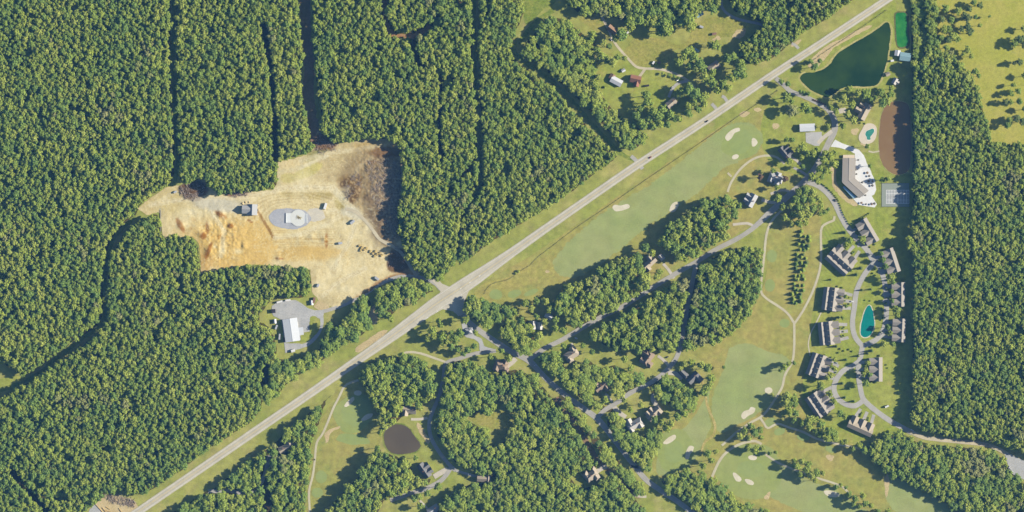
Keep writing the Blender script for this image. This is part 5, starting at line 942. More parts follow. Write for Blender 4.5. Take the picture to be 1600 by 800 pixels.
# ---- townhouses: long ridge, three garage wings in front (+x), low porch roof behind
def townhouse(label, land, x, y, ang, L=38.0, tone='taupe', rear=False):
    root = empty('townhouse', P(x, y, 0.0), rad(ang)); tag(root, label, 'townhouse', 'townhouses along the loop street'); LANDMARKS.append((land, x, y))
    r, wl = RF[tone], WL['cream']
    cx, dp = (-2.5, 13.0) if rear else (-1.5, 11.0)
    ro = wing(root, cx, 0, L, dp, 5.2, 4.6 if rear else 3.0, 'y', 0, r, wl)
    for i in range(3):
        yy = (i - 1) * L * 0.335
        wing(root, 5.5, yy, 15.0, L * 0.27, 4.9 + 0.25 * (i == 1), 2.9, 'x', 0, r, wl, windows=False)
        g_ = link_mesh('garage_door', GAR_ME, root, (13.02, yy, 0.05), -math.pi / 2)
    if rear:                # a second, lower ridge behind the first
        wing(root, -14.0, 0, L - 1.0, 9.6, 4.6, 3.4, 'y', 0, r, wl)
        for i in range(4):
            yy = (i - 1.5) * L * 0.245; m = MB()
            m.add([(-2.4, yy - 1.9, 8.6), (-6.0, yy - 1.9, 7.4), (-6.0, yy + 1.9, 7.4), (-2.4, yy + 1.9, 8.6), (-2.4, yy, 11.0), (-6.0, yy, 10.2)], [(0, 1, 5, 4), (2, 3, 4, 5), (1, 2, 5), (0, 3, 2, 1), (0, 4, 3)])
            m.build('dormer', r, ro)
    for i in range(3):
        front_door(root, 13.02, (i - 1) * L * 0.335 + 3.4, -math.pi / 2)
    # driveways of pale concrete in front
    return root
def dirang(dx, dy): return math.degrees(math.atan2(-dy, dx))
TH = [('grey-roofed townhouse below the shrub row, northernmost of the townhouses', 'northernmost townhouse', 1357, 361, dirang(-34, 20), 40, 'taupe'),
      ('townhouse set diagonally west of the loop entrance, facing north-east', 'diagonal townhouse', 1316, 404, dirang(26, -28), 42, 'taupe'),
      ('townhouse at the north end of the eastern row, slightly tilted', 'tilted eastern townhouse', 1394, 407, dirang(-40, 13), 38, 'taupe'),
      ('townhouse directly north-east of the teal pond, second in the eastern row', 'townhouse north-east of the teal pond', 1406, 460, 180, 37, 'taupe'),
      ('townhouse directly east of the teal pond, third in the eastern row', 'townhouse east of the teal pond', 1407, 516, dirang(-40, -2), 36, 'taupe'),
      ('townhouse north-west of the teal pond with three short driveways', 'townhouse north-west of the teal pond', 1304, 468, dirang(40, 5), 36, 'taupe'),
      ('townhouse directly west of the teal pond with a scalloped shadow', 'townhouse west of the teal pond', 1298, 520, dirang(40, -4), 36, 'taupe'),
      ('tilted townhouse south-west of the teal pond above the yellow-green tree', 'tilted south-west townhouse', 1282, 573, dirang(37, 13), 36, 'taupe'),
      ('townhouse at the south-west bend of the street, below the yellow-green tree', 'townhouse at the south-west bend', 1283, 629, dirang(36, -24), 38, 'taupe'),
      ('southernmost townhouse, its garages facing the street bend to the north', 'southernmost townhouse', 1344, 668, dirang(18, -40), 40, 'tan'),
      ('townhouse south of the teal pond, east of the street', 'townhouse south of the teal pond', 1371, 577, 180, 37, 'taupe')]
for i, (lb, ld, x, y, an, L, tn) in enumerate(TH):
    townhouse(lb, ld, x, y, an, L, tone=tn, rear=i in (1, 5, 6, 7, 8))
    c, s = math.cos(rad(an)), math.sin(rad(an))
    for k in (-1, 0, 1):
        fx, fy = x + 13.5 * c - k * L * 0.335 * s, y - (13.5 * s + k * L * 0.335 * c); gx_, gy_ = x + 27 * c - k * L * 0.28 * s, y - (27 * s + k * L * 0.28 * c)
        strip('driveway', [(fx, fy), (gx_, gy_)], 5.0, 0.205 + 0.002 * k, A_DRIVE, smooth=False)
# ---- houses (ridge length, depth, eave, rise, axis, hip)
H_ = house
H_('house', 'hip-roofed brown house with a pale forecourt beside the street junction', 'house', 783, 571, -20, [(0, 0, 20, 13, 4.6, 4.6, 'x', 5.0), (-6, -6, 10, 9, 4.4, 4.0, 'y', 3.0), (5, 6.5, 9, 8, 4.4, 3.6, 'y', 3.0), (9, -4, 9, 8, 4.0, 3.4, 'x', 3.0)], 'brown', 'stone', 'brown hip-roofed house by the junction', (3, 2, 6, 11), door=(0, -6.6, math.pi))
H_('house', 'tan hip-roofed house in a hedged garden beside the open lawn', 'house', 893, 554, 32, [(0, 0, 22, 13, 4.6, 4.4, 'x', 5.0), (6, 6, 10, 9, 4.4, 4.0, 'y', 3.0), (-6, -5, 9, 9, 4.4, 3.8, 'y', 3.0)], 'tan', 'cream', 'tan house by the open lawn', (2, 1, 6, 10.5), door=(0, -6.6, math.pi))
H_('house', 'brown many-gabled house tucked in trees east of the main street', 'house', 940, 603, 35, [(0, 0, 22, 11, 4.8, 5.0, 'x', 0), (5, -6, 10, 9, 4.6, 4.4, 'y', 0), (-6, 5, 9, 8, 4.4, 4.0, 'y', 0), (12, 3, 9, 8, 4.0, 3.4, 'x', 0)], 'brown', 'stone', 'brown many-gabled house', (0, 2, 7, 12), door=(-3, -5.6, math.pi))
H_('house', 'brown-grey house at the south edge of the western woods block', 'house', 1012, 560, 55, [(0, 0, 22, 12, 4.8, 4.8, 'x', 4.0), (5, 7, 11, 9, 4.6, 4.2, 'y', 0), (-6, -7, 9, 9, 4.4, 4.0, 'y', 3.0), (-7, 5, 8, 7, 4.2, 3.4, 'y', 0)], 'brown', 'stone', 'house below the western woods block', (1, -1, 7, 12), door=(0, -6.1, math.pi))
H_('house', 'grey L-shaped house facing the creek fairway, ringed by trees', 'house', 1083, 590, 45, [(0, 0, 20, 10, 4.8, 4.6, 'x', 0), (5, -7, 12, 10, 4.6, 4.6, 'y', 0)], 'charcoal', 'stone', 'grey house facing the creek', (4, 1, 7, 11.5), door=(-4, -5.1, math.pi))
H_('garage', 'grey detached garage west of the house facing the creek', 'garage', 1068, 584, -45, [(0, 0, 15, 9, 3.4, 3.4, 'x', 2.0)], 'charcoal', 'stone', 'detached grey garage', garage=(0, -4.6, math.pi))
H_('house', 'tan house with white rear gables, second above the creek green', 'house', 1021, 646, 45, [(0, 0, 24, 11, 5.0, 5.2, 'x', 0), (-6, 6, 8, 7, 4.8, 4.4, 'y', 0), (1, 6, 8, 6, 4.8, 4.2, 'y', 0), (8, -3, 10, 9, 4.6, 4.2, 'y', 0)], 'tan', 'cream', 'tan house above the creek green', (0, -2, 7, 12), door=(4, -5.6, math.pi))
H_('house', 'pale grey house with steep gables beside the main street', 'house', 992, 663, 30, [(0, 0, 24, 12, 5.0, 5.4, 'x', 3.0), (-6, 7, 10, 9, 4.8, 4.6, 'y', 0), (7, -4, 10, 9, 4.6, 4.4, 'y', 0), (-9, -4, 8, 7, 4.6, 4.0, 'y', 0)], 'pale', 'white', 'pale grey steep-gabled house', (3, 1, 7, 12), door=(0, -6.1, math.pi))
H_('house', 'pale-gabled house half hidden in the grove below the fairway tees', 'house', 838, 508, 0, [(-5, 0, 12, 10, 4.8, 4.8, 'y', 0), (6, -1, 11, 9, 4.6, 4.4, 'y', 0)], 'pale', 'stone', 'pale-gabled house in the grove', door=(0, -6, math.pi))
H_('garden_house', 'small white-roofed house among trees north-east of the pale-gabled one', 'house', 857, 494, -30, [(0, 0, 11, 7, 3.6, 3.2, 'x', 0)], 'white', 'white', 'small white-roofed house', door=(0, -3.6, math.pi))
H_('house', 'tan Y-shaped house under the grove beside the residential street', 'house', 1015, 411, 42, [(0, 0, 22, 10, 4.8, 4.8, 'x', 0), (5, 6, 10, 9, 4.6, 4.4, 'y', 0), (-8, -4, 9, 8, 4.4, 4.0, 'y', 0)], 'tan', 'cream', 'tan Y-shaped house', (0, -1, 7, 12), door=(0, -5.1, math.pi))
H_('garage', 'small pale garage in the shade east of the Y-shaped house', 'garage', 1033, 402, -45, [(0, 0, 9, 7, 3.2, 2.8, 'x', 0)], 'pale', 'cream', 'small shaded garage', garage=(0, -3.6, math.pi))
H_('house', 'dark house with pale gable ends north of the round driveway tree', 'house', 1226, 240, -50, [(0, 0, 22, 10, 5.2, 5.6, 'x', 0), (-5, 6, 9, 7, 5.0, 4.8, 'y', 0), (4, 7, 9, 7, 5.0, 4.8, 'y', 0)], 'charcoal', 'white', 'dark house with pale gables', (6, -2, 8, 13), door=(0, -5.1, math.pi))
H_('house', 'grey hip-roofed house between two bronze trees', 'house', 1212, 278, -20, [(0, 0, 22, 12, 4.6, 4.6, 'x', 5.0), (-7, -5, 9, 8, 4.4, 4.0, 'y', 2.5), (4, -6, 9, 8, 4.4, 4.0, 'y', 2.5), (2, 5, 9, 8, 4.4, 4.0, 'y', 2.5)], 'grey', 'stone', 'house between two bronze trees', (0, 2, 6, 11), door=(0, -6.1, math.pi))
H_('house', 'grey steep-roofed house at the east end of the golf grove', 'house', 1174, 313, 62, [(0, 0, 20, 12, 4.8, 5.6, 'x', 0), (-4, 7, 8, 7, 4.6, 4.6, 'y', 0), (4, 7, 8, 7, 4.6, 4.6, 'y', 0)], 'grey', 'stone', 'grey house at the grove end', (0, -3, 7, 12.5), door=(0, -6.1, math.pi))
H_('house', 'tan house north of the round dark pond, half under the grove', 'house', 640, 640, -8, [(0, 0, 20, 11, 4.6, 4.6, 'x', 0), (-6, -5, 10, 9, 4.4, 4.2, 'y', 0)], 'tan', 'cream', 'tan house north of the dark pond', (5, 1, 7, 11.5), door=(0, -5.6, math.pi))
H_('house', 'charcoal-roofed house with a pale forecourt south of the round dark pond', 'house', 663, 735, -55, [(0, 0, 24, 11, 4.8, 5.0, 'x', 0), (-4, 6, 10, 9, 4.6, 4.4, 'y', 0), (5, 6, 10, 9, 4.6, 4.4, 'y', 0)], 'charcoal', 'stone', 'charcoal house south of the dark pond', (0, -2, 7, 12), door=(0, -5.6, math.pi))
H_('house', 'small tan house almost buried in the southern woods by a lane end', 'house', 756, 748, -5, [(-3, 0, 14, 9, 4.2, 3.8, 'x', 0), (7, 1, 10, 7, 4.0, 3.2, 'y', 0)], 'tan', 'wood', 'small tan house at the lane end', door=(-3, -4.6, math.pi))
H_('house', 'tan hip-roofed house in a clearing in the southern woods', 'house', 924, 743, 40, [(0, 0, 20, 12, 4.8, 4.6, 'x', 4.0), (-6, 6, 10, 9, 4.6, 4.2, 'y', 3.0), (5, -6, 10, 9, 4.6, 4.2, 'y', 3.0), (8, 5, 8, 8, 4.2, 3.6, 'y', 2.5)], 'tan', 'stone', 'house in the southern clearing', (0, 1, 7, 11.5), door=(0, -6.1, math.pi))
H_('house', 'brown house in the woods between highway and western golf hole', 'house', 447, 700, 25, [(0, 0, 22, 11, 4.8, 5.0, 'x', 0), (8, 4, 10, 9, 4.6, 4.4, 'y', 0), (14, 2, 8, 7, 4.0, 3.4, 'x', 0)], 'tan', 'wood', 'house in the western belt', (-4, 2, 7, 12), door=(0, -5.6, math.pi))
H_('house', 'grey-roofed house cut by the bottom edge near a short street', 'house', 677, 796, 30, [(0, 0, 18, 11, 4.6, 4.4, 'x', 0), (-5, -5, 9, 8, 4.4, 4.0, 'y', 0)], 'grey', 'stone', 'house at the bottom edge', (4, 1, 6, 11), door=(0, -5.6, math.pi))
H_('gatehouse', 'small grey hip-roofed gatehouse on the entrance island', 'gatehouse', 732, 518, 10, [(0, 0, 10, 9, 3.4, 3.2, 'x', 4.2), (4, 3, 6, 5, 3.0, 2.4, 'x', 2.2)], 'grey', 'white', 'grey gatehouse', door=(0, -4.6, math.pi))
# farm
H_('barn', 'weathered rust-roofed barn at the bend of the farm track, below the woods', 'barn', 957, 47, -38, [(0, 0, 16, 9, 4.2, 3.6, 'x', 0)], 'rust', 'wood', 'rust-roofed barn', door=(0, -4.6, math.pi))
H_('barn', 'red-roofed barn at the fork of the farm track', 'barn', 993, 124, -12, [(0, 0, 16, 11, 4.2, 4.0, 'x', 0), (3, -6, 9, 8, 3.6, 3.0, 'y', 0)], 'red', 'red', 'red farm barn', door=(-4, -5.6, math.pi))
H_('farmhouse', 'white metal-roofed farmhouse on the lawn west of the red barn', 'house', 963, 127, -28, [(0, 0, 18, 10, 3.8, 1.6, 'x', 0), (-9, 3, 8, 8, 3.2, 1.4, 'y', 0, {'roof': 'rust'})], 'white', 'white', 'white farmhouse', door=(0, -5.1, math.pi))
H_('shed', 'tiny white shed north of the white farmhouse', 'shed', 974, 110, 30, [(0, 0, 5, 4, 2.4, 1.2, 'x', 0, {'windows': False})], 'white', 'white', 'tiny white shed', door=(0, -2.1, math.pi))
H_('house', 'tan-roofed house hidden in trees close to the highway', 'house', 1049, 161, 38, [(0, 0, 16, 10, 3.8, 3.2, 'x', 0)], 'tan', 'cream', 'tan house by the highway', (4, 1, 5, 9), door=(0, -5.1, math.pi))
H_('house', 'tan-roofed ranch house in trees south of the farm meadow', 'house', 1115, 104, 35, [(0, 0, 18, 11, 3.8, 3.2, 'x', 0)], 'tan', 'cream', 'tan ranch house', (3, 1, 5, 9), door=(0, -5.6, math.pi))
H_('shed', 'pale blue metal shed at the north edge of the farm meadow', 'shed', 1092, 22, 30, [(0, 0, 12, 8, 3.2, 1.4, 'x', 0)], 'blue', 'metal', 'pale blue shed', door=(0, -4.1, math.pi))
H_('shed', 'small blue-roofed shed on the lawn north of the ranch house', 'shed', 1088, 79, -35, [(0, 0, 7, 4, 2.6, 1.2, 'x', 0, {'windows': False})], 'blue', 'metal', 'small blue shed', door=(0, -2.1, math.pi))
# park
H_('pavilion', 'grey metal-roofed open pavilion above the parking pad', 'pavilion', 1261, 199.5, 2, [(0, 0, 23, 11, 4.4, 1.6, 'x', 0)], 'metal', 'metal', 'grey metal pavilion', door=(0, -5.6, math.pi))
H_('lodge', 'tan lodge with a slanting roof beside the swimming pool', 'lodge', 1348, 173, 62, [(0, -3, 26, 12, 4.6, 3.0, 'x', 0), (-3, 7, 9, 8, 4.4, 4.0, 'y', 0), (7, 5, 8, 6, 4.2, 3.0, 'y', 0)], 'tan', 'stone', 'tan pool lodge', (5, 1, 5, 9), door=(0, -9.1, math.pi))
# clubhouse with a bent roof
cl = empty('clubhouse', P(1327, 272, 0.0)); tag(cl, 'large clubhouse with a bent taupe roof beside the white terrace', 'clubhouse'); LANDMARKS.append(('bent-roof clubhouse', 1327, 278))
def loc(x, y, z): p = P(x, y, z); return (p[0] - (1327 - 800), p[1] - (400 - 272), z)
A = [(1316, 247), (1336.5, 247), (1335.5, 279), (1315, 285)]; B = [(1315, 285), (1335.5, 279), (1357, 298), (1342, 310)]
rA, rB = [(1326.2, 247), (1325.2, 282)], [(1325.2, 282), (1349.5, 304)]
m = MB()
m.add([loc(*A[0], 6), loc(*rA[0], 7.0), loc(*rA[1], 7.0), loc(*A[3], 6)], [(0, 1, 2, 3)]).add([loc(*rA[0], 7.0), loc(*A[1], 6), loc(*A[2], 6), loc(*rA[1], 7.0)], [(0, 1, 2, 3)])
m.add([loc(*B[0], 6), loc(*rB[0], 7.0), loc(*rB[1], 7.0), loc(*B[3], 6)], [(0, 1, 2, 3)]).add([loc(*rB[0], 7.0), loc(*B[1], 6), loc(*B[2], 6), loc(*rB[1], 7.0)], [(0, 1, 2, 3)])
m.add([loc(*p, 5.7) for p in (A[0], A[1], A[2], B[2], B[3], A[3])], [(0, 1, 2, 3, 4, 5)])
e = (A[0], A[1], A[2], B[2], B[3], A[3])
for a, b in zip(e, e[1:] + e[:1]): m.add([loc(*a, 5.7), loc(*b, 5.7), loc(*b, 6), loc(*a, 6)], [(0, 1, 2, 3)])
m.add([loc(*A[0], 6), loc(*A[1], 6), loc(*rA[0], 7.0)], [(0, 1, 2)]).add([loc(*B[2], 6), loc(*B[3], 6), loc(*rB[1], 7.0)], [(0, 1, 2)])
cro = m.build('roof', RF['club'], cl)
for seg in (rA, rB):
    mm = MB().bar(loc(*seg[0], 7.06), loc(*seg[1], 7.06), 0.3, 6); mm.build('ridge_cap', RF['club'], cro)
MB().bar(loc(1315, 285, 6.1), loc(1335.5, 279, 6.1), 0.22, 5).build('roof_valley', pmat('roof_dark_joint', (112, 100, 92)), cro)
iw = [(1317, 248), (1335.5, 248), (1334.5, 279.3), (1355.5, 298), (1342, 308.6), (1316, 284.4)]; m = MB()
for a, b in zip(iw, iw[1:] + iw[:1]): m.add([loc(*a, -0.2), loc(*b, -0.2), loc(*b, 5.72), loc(*a, 5.72)], [(0, 1, 2, 3)])
m.build('wall', WL['stone'], cl)
aw = pmat('glass_canopy', (150, 186, 206), 0.2, var=0.08, spec=0.5)
m = MB(); m.add([loc(1318.5, 290.5, 3.6), loc(1316.5, 292.5, 3.2), loc(1333, 310.5, 3.2), loc(1338, 308.5, 3.6)], [(0, 1, 2, 3)]); m.add([loc(1318.5, 290.5, 3.4), loc(1316.5, 292.5, 3.0), loc(1333, 310.5, 3.0), loc(1338, 308.5, 3.4)], [(3, 2, 1, 0)]); m.build('glass_canopy', aw, cl)
m = MB().box(*loc(1326, 244.5, 2.9), 18, 5, 0.3); m.build('porch_roof', pmat('porch_tan', (224, 208, 184)), cl)
for q in (1318, 1326, 1334): MB().box(*loc(q, 242.6, 1.3), 0.4, 0.4, 2.9).build('porch_post', TRIM, cl)
for i in range(6):
    wobj = link_mesh('window', WIN_ME, cl, loc(1335.6, 252 + i * 4.5, 2.2), math.pi / 2); link_mesh('window_frame', FRAME_ME, wobj)
front_door(cl, *loc(1335.6, 265, 0)[:2], -math.pi / 2)
# metal building on the yard
H_('warehouse', 'large pale metal warehouse on the grey gravel yard', 'warehouse', 455.5, 515.5, 98, [(0, 0, 35, 22, 5.5, 1.8, 'x', 0), (-4, -13, 10, 11, 4.2, 0.9, 'y', 0)], 'metal', 'metal', 'pale metal warehouse', garage=(8, -11.2, math.pi))
H_('shed', 'tiny white shed at the west corner of the gravel yard', 'shed', 429.5, 502, 5, [(0, 0, 6, 4, 2.5, 1, 'y', 0, {'windows': False})], 'white', 'white', 'tiny yard shed', door=(0, -3.1, math.pi))
H_('shed', 'small white shed beside a rusty trailer north of the yard drive', 'shed', 487, 473, 5, [(0, 0, 6.5, 4.5, 2.6, 1, 'y', 0, {'windows': False})], 'white', 'white', 'white shed north of the yard', door=(0, -3.4, math.pi))
H_('site_house', 'grey-roofed building under construction at the west of the dirt site', 'building', 391.5, 327.5, -2, [(3, 0, 16, 15, 4.6, 3.4, 'y', 0), (-6.5, 0, 12, 12, 4.4, 3.8, 'x', 0)], 'grey', 'wood', 'grey building on the dirt site')
H_('treatment_building', 'white flat-gabled plant building below the green algae basin', 'building', 1402, 83, -8, [(0, 0, 8, 8, 3.6, 1.0, 'y', 0)], 'white', 'white', 'white plant building', door=(0, -4.1, math.pi))
H_('treatment_building', 'blue-grey roofed plant building in forest shade below the algae basin', 'building', 1414, 89, -8, [(0, 0, 16, 12, 4.0, 1.2, 'x', 0)], 'blue', 'metal', 'blue-grey plant building', door=(0, -6.1, math.pi))
H_('shed', 'small tan shed on the east bank of the green pond', 'shed', 1387, 116, 25, [(0, 0, 6, 5, 2.6, 1.4, 'x', 0, {'windows': False})], 'tan', 'wood', 'small tan pond shed', door=(0, -2.6, math.pi))
H_('cottage', 'pale cottage at the south-east corner of the green pond', 'cottage', 1398, 127, 60, [(0, 0, 9, 7, 3.0, 2.4, 'x', 0), (0, -4, 5, 5, 2.6, 1.8, 'y', 0)], 'pale', 'cream', 'pale cottage by the green pond', door=(3, -3.6, math.pi))
# stacked foundation on the gravel pad
fd = empty('concrete_foundation', P(464, 341, 0.85)); tag(fd, 'pale concrete foundation slab with a rounded centre on the oval gravel pad', 'foundation'); LANDMARKS.append(('concrete foundation', 464, 341))
CON2 = pmat('fresh_concrete', (226, 230, 230), 0.8, var=0.06)
m = MB(); m.box(-7.5, 0.5, 0.3, 19, 15, 0.6); m.build('slab', CON2, fd)
v = [(2 + 12.5 * math.cos(a), 0.5 + 13.0 * math.sin(a)) for a in [6.2832 * i / 36 for i in range(36)]]
m = MB(); m.add([(x, y, 0.0) for x, y in v] + [(x, y, 0.64) for x, y in v], [tuple(range(36, 72))] + [(i, (i + 1) % 36, 36 + (i + 1) % 36, 36 + i) for i in range(36)]); m.build('rounded_slab', pmat('fresh_concrete_round', (220, 222, 216), 0.85, var=0.08), fd)
m = MB(); m.box(14.0, 0.0, 0.32, 5, 14, 0.66); m.build('end_slab', CON2, fd)
m = MB()
for (x0, y0, x1, y1) in ((-17, -7, -17, 8), (-17, 8, -6, 8), (-17, -7, -6, -7), (16.4, -7, 16.4, 7), (13.8, -7, 13.8, 7)): m.bar((x0, y0, 0.9), (x1, y1, 0.9), 0.35, 6)
m.build('foundation_wall', CON2, fd)
m = MB()
for i in range(26):
    a = R.uniform(0, 6.283); d = R.uniform(0, 5); m.box(3 + d * math.cos(a), 1 + d * math.sin(a) * 0.7, 0.85, R.uniform(0.6, 2.0), R.uniform(0.4, 1.2), 0.5, a)
m.build('formwork', pmat('formwork_timber', (196, 182, 140), var=0.25), fd)
# ---- swimming pool
sp = empty('swimming_pool', P(1357, 207, 0.0)); tag(sp, 'blue-green free-form swimming pool in a pale oval deck', 'pool'); LANDMARKS.append(('swimming pool', 1357, 207))
def rel(pts, cx, cy, z): return [(x - cx, -(y - cy), z) for x, y in pts]
q = catmull([(1352, 194), (1362, 193), (1369, 198), (1370, 208), (1367, 218), (1360, 224), (1350, 225), (1343, 220), (1342, 212), (1347, 202)], True, 2.0); mesh_obj('deck', rel(q, 1357, 207, 0.30), [tuple(range(len(q)))], pmat('pool_deck', (216, 204, 184), var=0.08), sp)
q = catmull([(1358, 203), (1364, 201), (1366, 205), (1363, 210), (1360, 214), (1360, 218), (1355, 218), (1354, 214), (1352, 210), (1354, 205)], True, 1.2); mesh_obj('water', rel(q, 1357, 207, 0.36), [tuple(range(len(q)))], water_mat('pool_water', (60, 146, 134), (84, 160, 146), 0.08, 0.3), sp)
v, f = [], []
n_ = len(q)
for s_ in (1.0, 1.13):
    v += [((x - 1358.6) * s_ + 1.6, -((y - 208.5) * s_ + 1.5), 0.39) for x, y in q]
mesh_obj('coping', v, [(i, (i + 1) % n_, n_ + (i + 1) % n_, n_ + i) for i in range(n_)], pmat('pool_coping', (230, 224, 212)), sp)
for o_ in sp.children:
    if o_.data.polygons[0].normal.z < 0: o_.data.flip_normals()
# ---- sports court
ct = empty('sports_court', P(1399, 304.5, 0.0)); tag(ct, 'fenced grey-green sports court with white lines, half in forest shade', 'court'); LANDMARKS.append(('sports court', 1399, 304))
MB().box(0, 0, 0.17, 43, 37, 0.26).build('surface', pmat('court_green_grey', (148, 158, 148), var=0.08), ct)
for cx in (-5.5, 13.0):
    MB().box(cx, -3, 0.315, 18, 22, 0.03).build('playing_area', pmat('court_grey', (172, 176, 176), var=0.05), ct)
    for dx in (-9, -4.5, 0, 4.5, 9): MB().box(cx + dx * 0.97, -3, 0.36, 0.55, 21.5, 0.04).build('court_line', W_PAINT, ct)
    for dy in (-10.5, -5, 0, 5, 10.5): MB().box(cx, -3 + dy, 0.365, 17.8, 0.5, 0.05).build('court_line', W_PAINT, ct)
    nn_ = MB().box(cx, -3, 0.85, 18, 0.12, 0.9).build('net', pmat('net_dark', (70, 74, 70)), ct)
for i in range(10):
    for sy in (-18.4, 18.4): MB().box(-21.4 + i * 4.75, sy, 1.6, 0.18, 0.18, 3.0).build('fence_post', pmat('fence_steel', (120, 126, 120), 0.5), ct)
for i in range(1, 8):
    for sx in (-21.4, 21.4): MB().box(sx, -18.4 + i * 4.6, 1.6, 0.18, 0.18, 3.0).build('fence_post', MATS['fence_steel'], ct)
for z in (0.5, 1.8, 3.05):
    for sy in (-18.4, 18.4): MB().box(0, sy, z, 42.8, 0.1, 0.1).build('fence_rail', MATS['fence_steel'], ct)
    for sx in (-21.4, 21.4): MB().box(sx, 0, z, 0.1, 36.8, 0.1).build('fence_rail', MATS['fence_steel'], ct)
# ================================================================== VEHICLES AND SMALL THINGS
TYRE = pmat('tyre', (52, 52, 54), 0.8); RIM = pmat('rim', (180, 182, 184), 0.3, 0.7)
WHEEL_ME = None
def wheel_mesh():
    m = MB(); n = 12
    for y0, y1, r in ((-0.11, 0.11, 0.33),):
        v = [(r * math.cos(6.2832 * i / n), y0, r * math.sin(6.2832 * i / n)) for i in range(n)] + [(r * math.cos(6.2832 * i / n), y1, r * math.sin(6.2832 * i / n)) for i in range(n)]
        m.add(v, [(i, (i + 1) % n, n + (i + 1) % n, n + i) for i in range(n)] + [tuple(range(n))[::-1], tuple(range(n, 2 * n))])
    return m.mesh('wheel', TYRE)
WHEEL_ME = wheel_mesh()
def rim_mesh():
    m = MB(); n = 10; v = [(0.2 * math.cos(6.2832 * i / n), s, 0.2 * math.sin(6.2832 * i / n)) for s in (-0.12, 0.12) for i in range(n)]
    return m.add(v, [(i, (i + 1) % n, n + (i + 1) % n, n + i) for i in range(n)] + [tuple(range(n))[::-1], tuple(range(n, 2 * n))]).mesh('rim', RIM)
RIM_ME = rim_mesh()
def loft(sections):
    """sections: (x, half width, z0, z1) -> closed hull along x"""
    v, f = [], []
    for x, w_, z0, z1 in sections: v += [(x, -w_, z0), (x, w_, z0), (x, w_ * 0.94, z1), (x, -w_ * 0.94, z1)]
    for i in range(len(sections) - 1):
        b = 4 * i
        for k in range(4): f.append((b + k, b + (k + 1) % 4, b + 4 + (k + 1) % 4, b + 4 + k))
    f += [(3, 2, 1, 0), tuple(4 * (len(sections) - 1) + k for k in range(4))]
    return v, f
HEADL = pmat('headlight', (235, 235, 225), 0.2)
def car(x, y, ang, paint, label, z=0.42, kind='car', sc=1.0):
    root = empty('parked_car' if kind == 'car' else kind, P(x, y, z), rad(ang), (sc, sc, sc)); tag(root, label, 'car' if kind != 'pickup_truck' else 'truck', 'cars and trucks')
    c = pmat('paint_' + paint[0], paint[1], 0.3, 0.2, var=0.03, spec=0.6)
    v, f = loft([(-2.3, 0.78, 0.35, 0.75), (-2.15, 0.88, 0.28, 0.92), (-1.3, 0.92, 0.25, 0.98), (0.8, 0.92, 0.25, 0.96), (1.6, 0.9, 0.26, 0.86), (2.2, 0.82, 0.3, 0.74), (2.35, 0.7, 0.36, 0.62)]); mesh_obj('body', v, f, c, root)
    if kind == 'pickup_truck': cs = [(-0.5, 0.82, 0.95, 1.0), (-0.35, 0.8, 0.95, 1.62), (0.6, 0.78, 0.95, 1.66), (1.15, 0.8, 0.9, 0.98)]
    else: cs = [(-1.95, 0.78, 0.93, 0.97), (-1.3, 0.76, 0.95, 1.42), (0.2, 0.74, 0.95, 1.46), (1.0, 0.8, 0.93, 0.98)]
    v, f = loft(cs); gl = mesh_obj('windows', v, f, GLASS, root)
    a, b = cs[1], cs[2]; MB().box((a[0] + b[0]) / 2, 0, max(a[3], b[3]) + 0.02, b[0] - a[0], 1.42, 0.06).build('roof', c, root)
    for sx in (-1.42, 1.4):
        for sy in (-0.85, 0.85):
            wh = link_mesh('wheel', WHEEL_ME, root, (sx, sy, 0.33)); link_mesh('rim', RIM_ME, wh)
    for sy in (-0.6, 0.6): MB().box(2.28, sy, 0.62, 0.14, 0.32, 0.14).build('headlight', HEADL, root)
    LAND2.append(root); return root
LAND2 = []
BLK, WHT, REDP, BLU, SIL = ('black', (48, 50, 54)), ('white', (236, 236, 236)), ('dark_red', (140, 52, 40)), ('blue', (48, 110, 170)), ('silver', (190, 194, 198))
HA = math.degrees(math.atan2(190 - 122, 1200 - 1100))
car(1104.5, 189.5, HA, BLK, 'black car driving on the highway near the farm turnoffs', 0.36)
car(1016, 246, HA, REDP, 'dark red car driving on the highway beside the driveway stub', 0.36)
car(1304.5, 313, -60, BLK, 'black car on the street south-west of the clubhouse')
car(1340, 351.5, 25, BLU, 'blue car parked at the northernmost townhouse')
car(1337, 354.5, 25, BLK, 'black car parked beside the blue one at the northernmost townhouse')
car(1042.5, 558, 30, BLK, 'black car on the drive east of the house below the western woods', 0.3)
car(900, 528.5, -25, WHT, 'white car parked beside the cross street near the tan house', 0.3)
car(836, 571, 25, WHT, 'white car at the junction of main street and cross street')
car(1058.5, 125.5, 8, WHT, 'white car on the farm drive above the tan highway-side house', 0.3)
car(1049.5, 137, 45, SIL, 'silver car parked north of the tan highway-side house', 0.3)
car(766.5, 507.5, 20, WHT, 'white car tucked under the grove near the gatehouse')
car(1331, 471, 0, WHT, 'white car on the drive of the townhouse north-west of the teal pond', 0.3)
car(1307, 567, -20, SIL, 'silver car on the drive of the tilted south-west townhouse', 0.3)
car(1425, 672, -30, WHT, 'white pickup where the townhouse street meets the gravel road', kind='pickup_truck')
for i, (x, y, a) in enumerate(((1578.5, 734, 60), (1581.5, 738, 60), (1577, 730, 60))): car(x, y, a, WHT, ('white car at the edge of the south-eastern gravel lot, middle of three', 'white car at the edge of the south-eastern gravel lot, southernmost of three', 'white car at the edge of the south-eastern gravel lot, northernmost of three')[i])
car(654, 777, -60, SIL, 'silver car on the drive near the bottom-edge house', 0.3)
car(955, 62, -60, WHT, 'white car on the farm track south of the rust-roofed barn', 0.3)
